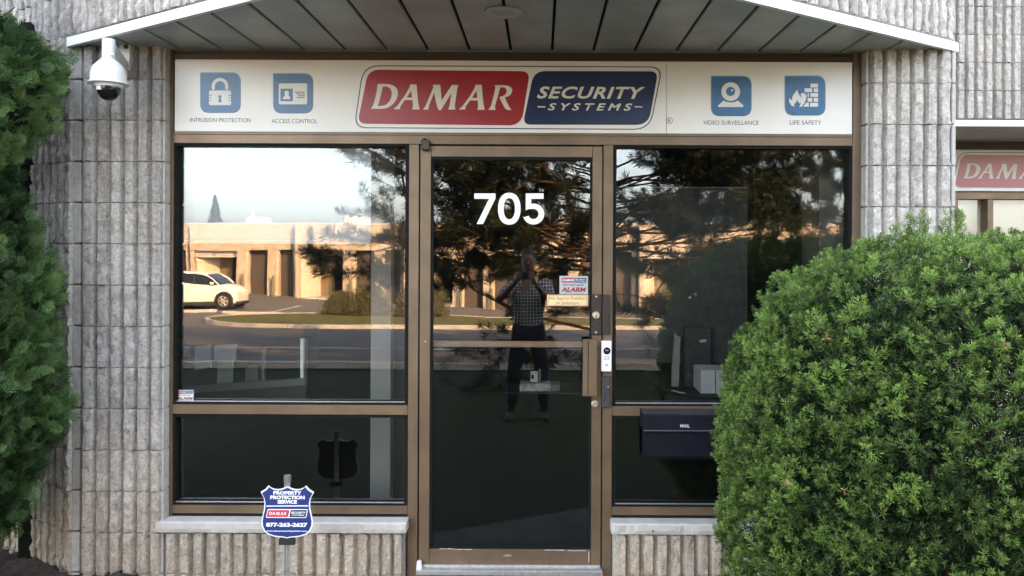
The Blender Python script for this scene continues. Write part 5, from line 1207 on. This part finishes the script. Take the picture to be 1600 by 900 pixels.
# greenhouse: dark glass volume, roof skin and pillars over it
gsec = [(.98, .78, 1.13, 1.15), (1.35, .77, 1.13, 1.42), (1.75, .72, 1.14, 1.63), (2.2, .70, 1.16, 1.71), (3.1, .70, 1.21, 1.73), (3.9, .68, 1.27, 1.69), (4.35, .64, 1.30, 1.56), (4.58, .60, 1.27, 1.30)]
def loft(secs, name, m, inset=0.0, cut=None):
    bm = bmesh.new(); rings = []
    for t, hw, zb_, zt_ in secs:
        wb = hw+.13*(zt_-zb_)/.55; pts = [(-wb+inset, zb_-.02), (-hw+inset, zt_-.05), (-hw*.85, zt_), (hw*.85, zt_), (hw-inset, zt_-.05), (wb-inset, zb_-.02)]
        rings.append([bm.verts.new((cx_(t), cyc+y, cz+z)) for y, z in pts])
    for a, b_ in zip(rings[:-1], rings[1:]):
        for i in range(5): bm.faces.new([a[i], a[i+1], b_[i+1], b_[i]])
    bm.faces.new(rings[0]); bm.faces.new(rings[-1][::-1]); q = B(); q.bm.free(); q.bm = bm; return q.done(name, m, car, False)
loft(gsec, 'window_glass', cargl)
rs = []
bm = bmesh.new(); rings = []
for t, hw, zb_, zt_ in gsec:
    pts = [(-hw-.012, zt_-.075), (-hw-.005, zt_-.03), (-hw*.84, zt_+.018), (hw*.84, zt_+.018), (hw+.005, zt_-.03), (hw+.012, zt_-.075)]
    rings.append([bm.verts.new((cx_(t), cyc+y, cz+z)) for y, z in pts])
for a, b_ in zip(rings[2:-2], rings[3:-1]):
    for i in range(5): bm.faces.new([a[i], a[i+1], b_[i+1], b_[i]])
bmesh.ops.delete(bm, geom=[v for v in bm.verts if not v.link_faces], context='VERTS'); q = B(); q.bm.free(); q.bm = bm; q.done('roof', carw, car, True)
for s in (-1, 1):
    P = lambda t, y, z: (cx_(t), cyc+s*y, cz+z)
    for pts, r_ in (([P(.98, .88, 1.13), P(1.36, .83, 1.40), P(1.78, .735, 1.60)], .035), ([P(2.50, .85, 1.18), P(2.50, .73, 1.66)], .03), ([P(3.40, .85, 1.24), P(3.45, .73, 1.66)], .02), ([P(4.50, .74, 1.30), P(4.30, .72, 1.45), P(4.0, .71, 1.62)], .06)):
        B().tube(pts, r_, 6).done('pillar', carw if r_ > .02 and r_ != .03 else plast, car)
    B().box(cx_(3.65), cx_(1.22), cyc+s*.90-.05, cyc+s*.90+.05, cz+.20, cz+.36, .02).done('side_skirt', plast, car)
    B().box(cx_(1.45), cx_(1.23), cyc+s*1.0-.07, cyc+s*1.0+.07, cz+1.14, cz+1.28, .03).done('wing_mirror', carw, car)
    B().prism([(cx_(.10), cz+.72), (cx_(.52), cz+.90), (cx_(.60), cz+.86), (cx_(.30), cz+.70)], cyc+s*.90-.03, cyc+s*.90+.03).done('headlight', mat('headlamp_glass', (.6, .6, .58), .1), car)
    for t in (1.75, 2.75): B().box(cx_(t+.35), cx_(t+.18), cyc+s*.945-.012, cyc+s*.945+.012, cz+.93, cz+.96, .005).done('door_handle', carw, car)
    for t in (2.60, 3.50): B().box(cx_(t)-.006, cx_(t)+.006, cyc+s*.944-.002, cyc+s*.944+.002, cz+.42, cz+1.10).done('door_seam', plast, car)
    for t in (.68, 3.68):
        wy_ = cyc+s*.86; wz = cz+.38
        wh = B().lathe([(.22, -.11), (.36, -.11), (.38, -.07), (.38, .07), (.36, .11), (.22, .11)], (cx_(t), wy_, wz), 26, 'Y').done('wheel', tyre, car, True)
        o_ = s*.112
        B().lathe([(.235, min(o_, o_-.02*s)), (.235, max(o_, o_-.02*s)), ], (cx_(t), wy_, wz), 24, 'Y').done('rim', plast, wh)
        for a in range(6):
            an = a*math.pi/3; dx, dz = math.cos(an), math.sin(an)
            B().tube([(cx_(t)+dx*.03, wy_+o_+.008*s, wz+dz*.03), (cx_(t)+dx*.215, wy_+o_+.006*s, wz+dz*.215)], [.045, .034], 6).done('spoke', rim, wh)
        ring_ = [(cx_(t)+.222*math.cos(2*math.pi*i/24), wy_+o_, wz+.222*math.sin(2*math.pi*i/24)) for i in range(25)]
        B().tube(ring_, .017, 5).done('rim_edge', rim, wh)
        ra = [(cx_(t)+.405*math.cos(R(a)), cyc+s*.915, wz+.405*math.sin(R(a))) for a in range(-20, 201, 20)]
        B().tube(ra, .045, 6).done('wheel_arch', plast, car)
B().box(cx_(.28), cx_(-.02), cyc-.75, cyc+.75, cz+.20, cz+.36, .04).done('front_bumper', plast, car)
# ---------------------------------------------------------------- the photographer, mirrored in the door
def skin_mesh(name, chains, m, parent, sub=2, smooth=True):
    """chains: lists of (x, y, z, rx[, ry]); a chain starts on an existing joint when its first point repeats it"""
    me = bpy.data.meshes.new(name); V = []; E = []; RR = []; idx = {}
    def vid(p):
        k = tuple(round(c, 4) for c in p[:3])
        if k not in idx: idx[k] = len(V); V.append(p[:3]); RR.append((p[3], p[4] if len(p) > 4 else p[3]))
        return idx[k]
    for ch in chains:
        ids = [vid(p) for p in ch]; E += [(a, b_) for a, b_ in zip(ids[:-1], ids[1:]) if a != b_]
    me.from_pydata(V, E, []); o = bpy.data.objects.new(name, me); C.objects.link(o)
    o.modifiers.new('s', 'SKIN'); 
    for i, r_ in enumerate(RR): me.skin_vertices[0].data[i].radius = r_; me.skin_vertices[0].data[i].use_root = (i == 0)
    sm = o.modifiers.new('d', 'SUBSURF'); sm.levels = sub; sm.render_levels = sub
    dg = bpy.context.evaluated_depsgraph_get(); dg.update(); nm = bpy.data.meshes.new_from_object(o.evaluated_get(dg)); bpy.data.objects.remove(o); nm.name = name
    nm.materials.clear()
    for p in nm.polygons: p.use_smooth = smooth
    return put(link(name, nm, m), parent)
PX, PYY = -.13, -4.32; PZ0 = gz(PX, PYY)-.0
man = thing('person', 'person in a checked short sleeved shirt and dark jeans photographing the door, mirrored in it', 'person', (PX, PYY, PZ0))
def pt(x, y, z, *r): return (PX+x, PYY+y, PZ0+z, *r)
pel = pt(0, 0, .98, .15, .11)
# +y faces the door, x to the picture's right
hip = {s: pt(s*.095, 0, .93, .085, .085) for s in (-1, 1)}
knee = {s: pt(s*.15, .03, .50, .058) for s in (-1, 1)}; ank = {s: pt(s*.172, -.01, .17, .030) for s in (-1, 1)}
chest = pt(0, .0, 1.30, .17, .115); neckb = pt(0, .01, 1.49, .07, .065)
sh = {s: pt(s*.165, .0, 1.435, .056) for s in (-1, 1)}
elb = {-1: pt(-.33, .12, 1.27, .041), 1: pt(.28, .16, 1.25, .041)}
wri = {-1: pt(-.13, .30, 1.48, .028), 1: pt(.08, .31, 1.46, .028)}
chains = [[pel, pt(0, 0, 1.12, .14, .10), chest, neckb, pt(0, .015, 1.56, .055)]]
for s in (-1, 1):
    chains += [[pel, hip[s], knee[s], ank[s]], [chest, sh[s], elb[s], wri[s]]]
skin_mesh('body', chains, skin, man)
# head with features
q = B(); hz = PZ0+1.675; hy = PYY+.03
hp = [(.001, -.125), (.038, -.118), (.056, -.09), (.066, -.05), (.074, 0), (.078, .045), (.070, .085), (.048, .112), (.001, .124)]
q.lathe([(r_, hz+h) for r_, h in hp], (PX, hy, 0), 20)
for v in q.bm.verts: v.co.y = hy+(v.co.y-hy)*1.22+(.012 if v.co.z < hz-.05 and v.co.y > hy else 0)
hd = q.done('head', skin, man, True)
B().tube([(PX, hy+.085, hz+.03), (PX, hy+.108, hz-.012), (PX, hy+.096, hz-.025)], [.009, .014, .010], 8).done('nose', skin, hd, True)
B().box(PX-.024, PX+.024, hy+.080, hy+.088, hz-.058, hz-.049, .003).done('mouth', mat('lips', (.30, .13, .11), .5), hd)
for s in (-1, 1):
    B().lathe([(.001, -.006), (.013, -.003), (.013, .004), (.001, .008)], (PX+s*.031, hy+.079, hz+.012), 12, 'Y').done('eye', mat('eye', (.10, .09, .08), .3), hd, True)
    B().lathe([(.008, -.012), (.020, -.004), (.022, .006), (.001, .008)], (PX+s*.078, hy-.005, hz-.005), 12, 'X').done('ear', skin, hd, True)
hb = B(); hb.lathe([(.0815, hz+.03), (.0835, hz+.06), (.076, hz+.098), (.05, hz+.124), (.001, hz+.135)], (PX, hy-.012, 0), 20)
for v in hb.bm.verts: v.co.y = (hy-.012)+(v.co.y-(hy-.012))*1.2
hb.done('hair', mat('dark_hair', (.020, .014, .010), .7, bump=.004, bscale=120), man, True)
# hands holding the phone
def hand(s):
    w_ = Vector(wri[s][:3]); ph_ = Vector((PX-.03+s*.062, PYY+.355, PZ0+1.545)); ch = []
    palm0 = (w_.x, w_.y, w_.z, .027, .018); palm = (w_.x+(ph_.x-w_.x)*.55, w_.y+(ph_.y-w_.y)*.6, w_.z+(ph_.z-w_.z)*.55, .034, .018); ch.append([palm0, palm])
    for i in range(4):
        L = (.075, .085, .08, .062)[i]; z = ph_.z+.028-i*.021; bx, by = ph_.x+s*.018, ph_.y-.012
        ch.append([palm, (bx, by, z, .0095), (bx+s*.004, by+L*.40, z+.004, .0090), (bx-s*L*.30, by+L*.55, z+.004, .0082), (bx-s*L*.62, by+L*.52, z+.002, .0070)])
    ch.append([palm, (palm[0]-s*.022, palm[1]+.006, palm[2]+.026, .0115), (ph_.x-s*.012, ph_.y-.008, ph_.z+.026, .0095), (ph_.x-s*.032, ph_.y-.010, ph_.z+.040, .0078)])
    skin_mesh('hand', ch, skin, man, 2)
hand(-1); hand(1)
# clothing
plaid = bpy.data.materials.new('checked_shirt'); plaid.use_nodes = True; n_ = plaid.node_tree.nodes; l_ = plaid.node_tree.links; b_ = n_['Principled BSDF']; b_.inputs['Roughness'].default_value = .9
g_ = n_.new('ShaderNodeNewGeometry'); s_ = n_.new('ShaderNodeSeparateXYZ'); l_.new(g_.outputs['Position'], s_.inputs[0])
def m_(op, a, b=None):
    x = n_.new('ShaderNodeMath'); x.operation = op
    for i, v in enumerate((a, b)):
        if v is None: continue
        if isinstance(v, (int, float)): x.inputs[i].default_value = v
        else: l_.new(v, x.inputs[i])
    return x.outputs[0]
lx_ = m_('GREATER_THAN', m_('FRACT', m_('MULTIPLY', s_.outputs['X'], 1/.034)), .68); lz_ = m_('GREATER_THAN', m_('FRACT', m_('MULTIPLY', s_.outputs['Z'], 1/.034)), .68)
fac = m_('MULTIPLY', m_('ADD', lx_, lz_), .5); mx_ = n_.new('ShaderNodeMix'); mx_.data_type = 'RGBA'; mx_.inputs[6].default_value = (.035, .040, .048, 1); mx_.inputs[7].default_value = (.62, .60, .58, 1)
l_.new(fac, mx_.inputs[0]); l_.new(mx_.outputs[2], b_.inputs['Base Color'])
def up(p, a, b=None): return (*p[:3], p[3]+a, (p[4] if len(p) > 4 else p[3])+(b if b is not None else a))
c2 = [[pt(0, 0, .93, .185, .14), pt(0, 0, 1.12, .165, .125), up(chest, .018), pt(0, .01, 1.50, .088, .080)]]
for s in (-1, 1):
    e = elb[s]; h_ = sh[s]; mid = tuple(h_[i]+(e[i]-h_[i])*.72 for i in range(3)); c2.append([up(chest, .018), up(h_, .020), (*mid, .068)])
skin_mesh('shirt', c2, plaid, man)
jeans = mat('dark_denim', (.014, .017, .026), .9, var=.25, vscale=40)
c3 = [[pt(0, 0, .97, .165, .125)]]; c3 = []
for s in (-1, 1): c3.append([pt(0, 0, .95, .155, .12), up(hip[s], .018), up(knee[s], .018), pt(s*.172, -.005, .12, .058)])
skin_mesh('jeans', c3, jeans, man)
for s in (-1, 1): skin_mesh('boot', [[pt(s*.175, -.02, .16, .052), pt(s*.178, -.02, .05, .048), pt(s*.19, .09, .045, .045, .04), pt(s*.20, .18, .035, .038, .03)]], mat('boot_leather', (.03, .022, .016), .6), man)
ph = thing('mobile_phone', 'black mobile phone held up in both hands by the mirrored person', 'phone', (PX-.03, PYY+.36, PZ0+1.55))
B().box(PX-.03-.072, PX-.03+.072, PYY+.352, PYY+.360, PZ0+1.515, PZ0+1.586, .003, 2).done('phone_body', rubber, ph)
B().lathe([(.006, PYY+.3605), (.0065, PYY+.3625)], (PX-.03+.058, 0, PZ0+1.574), 12, 'Y').done('camera_lens', smoked, ph)
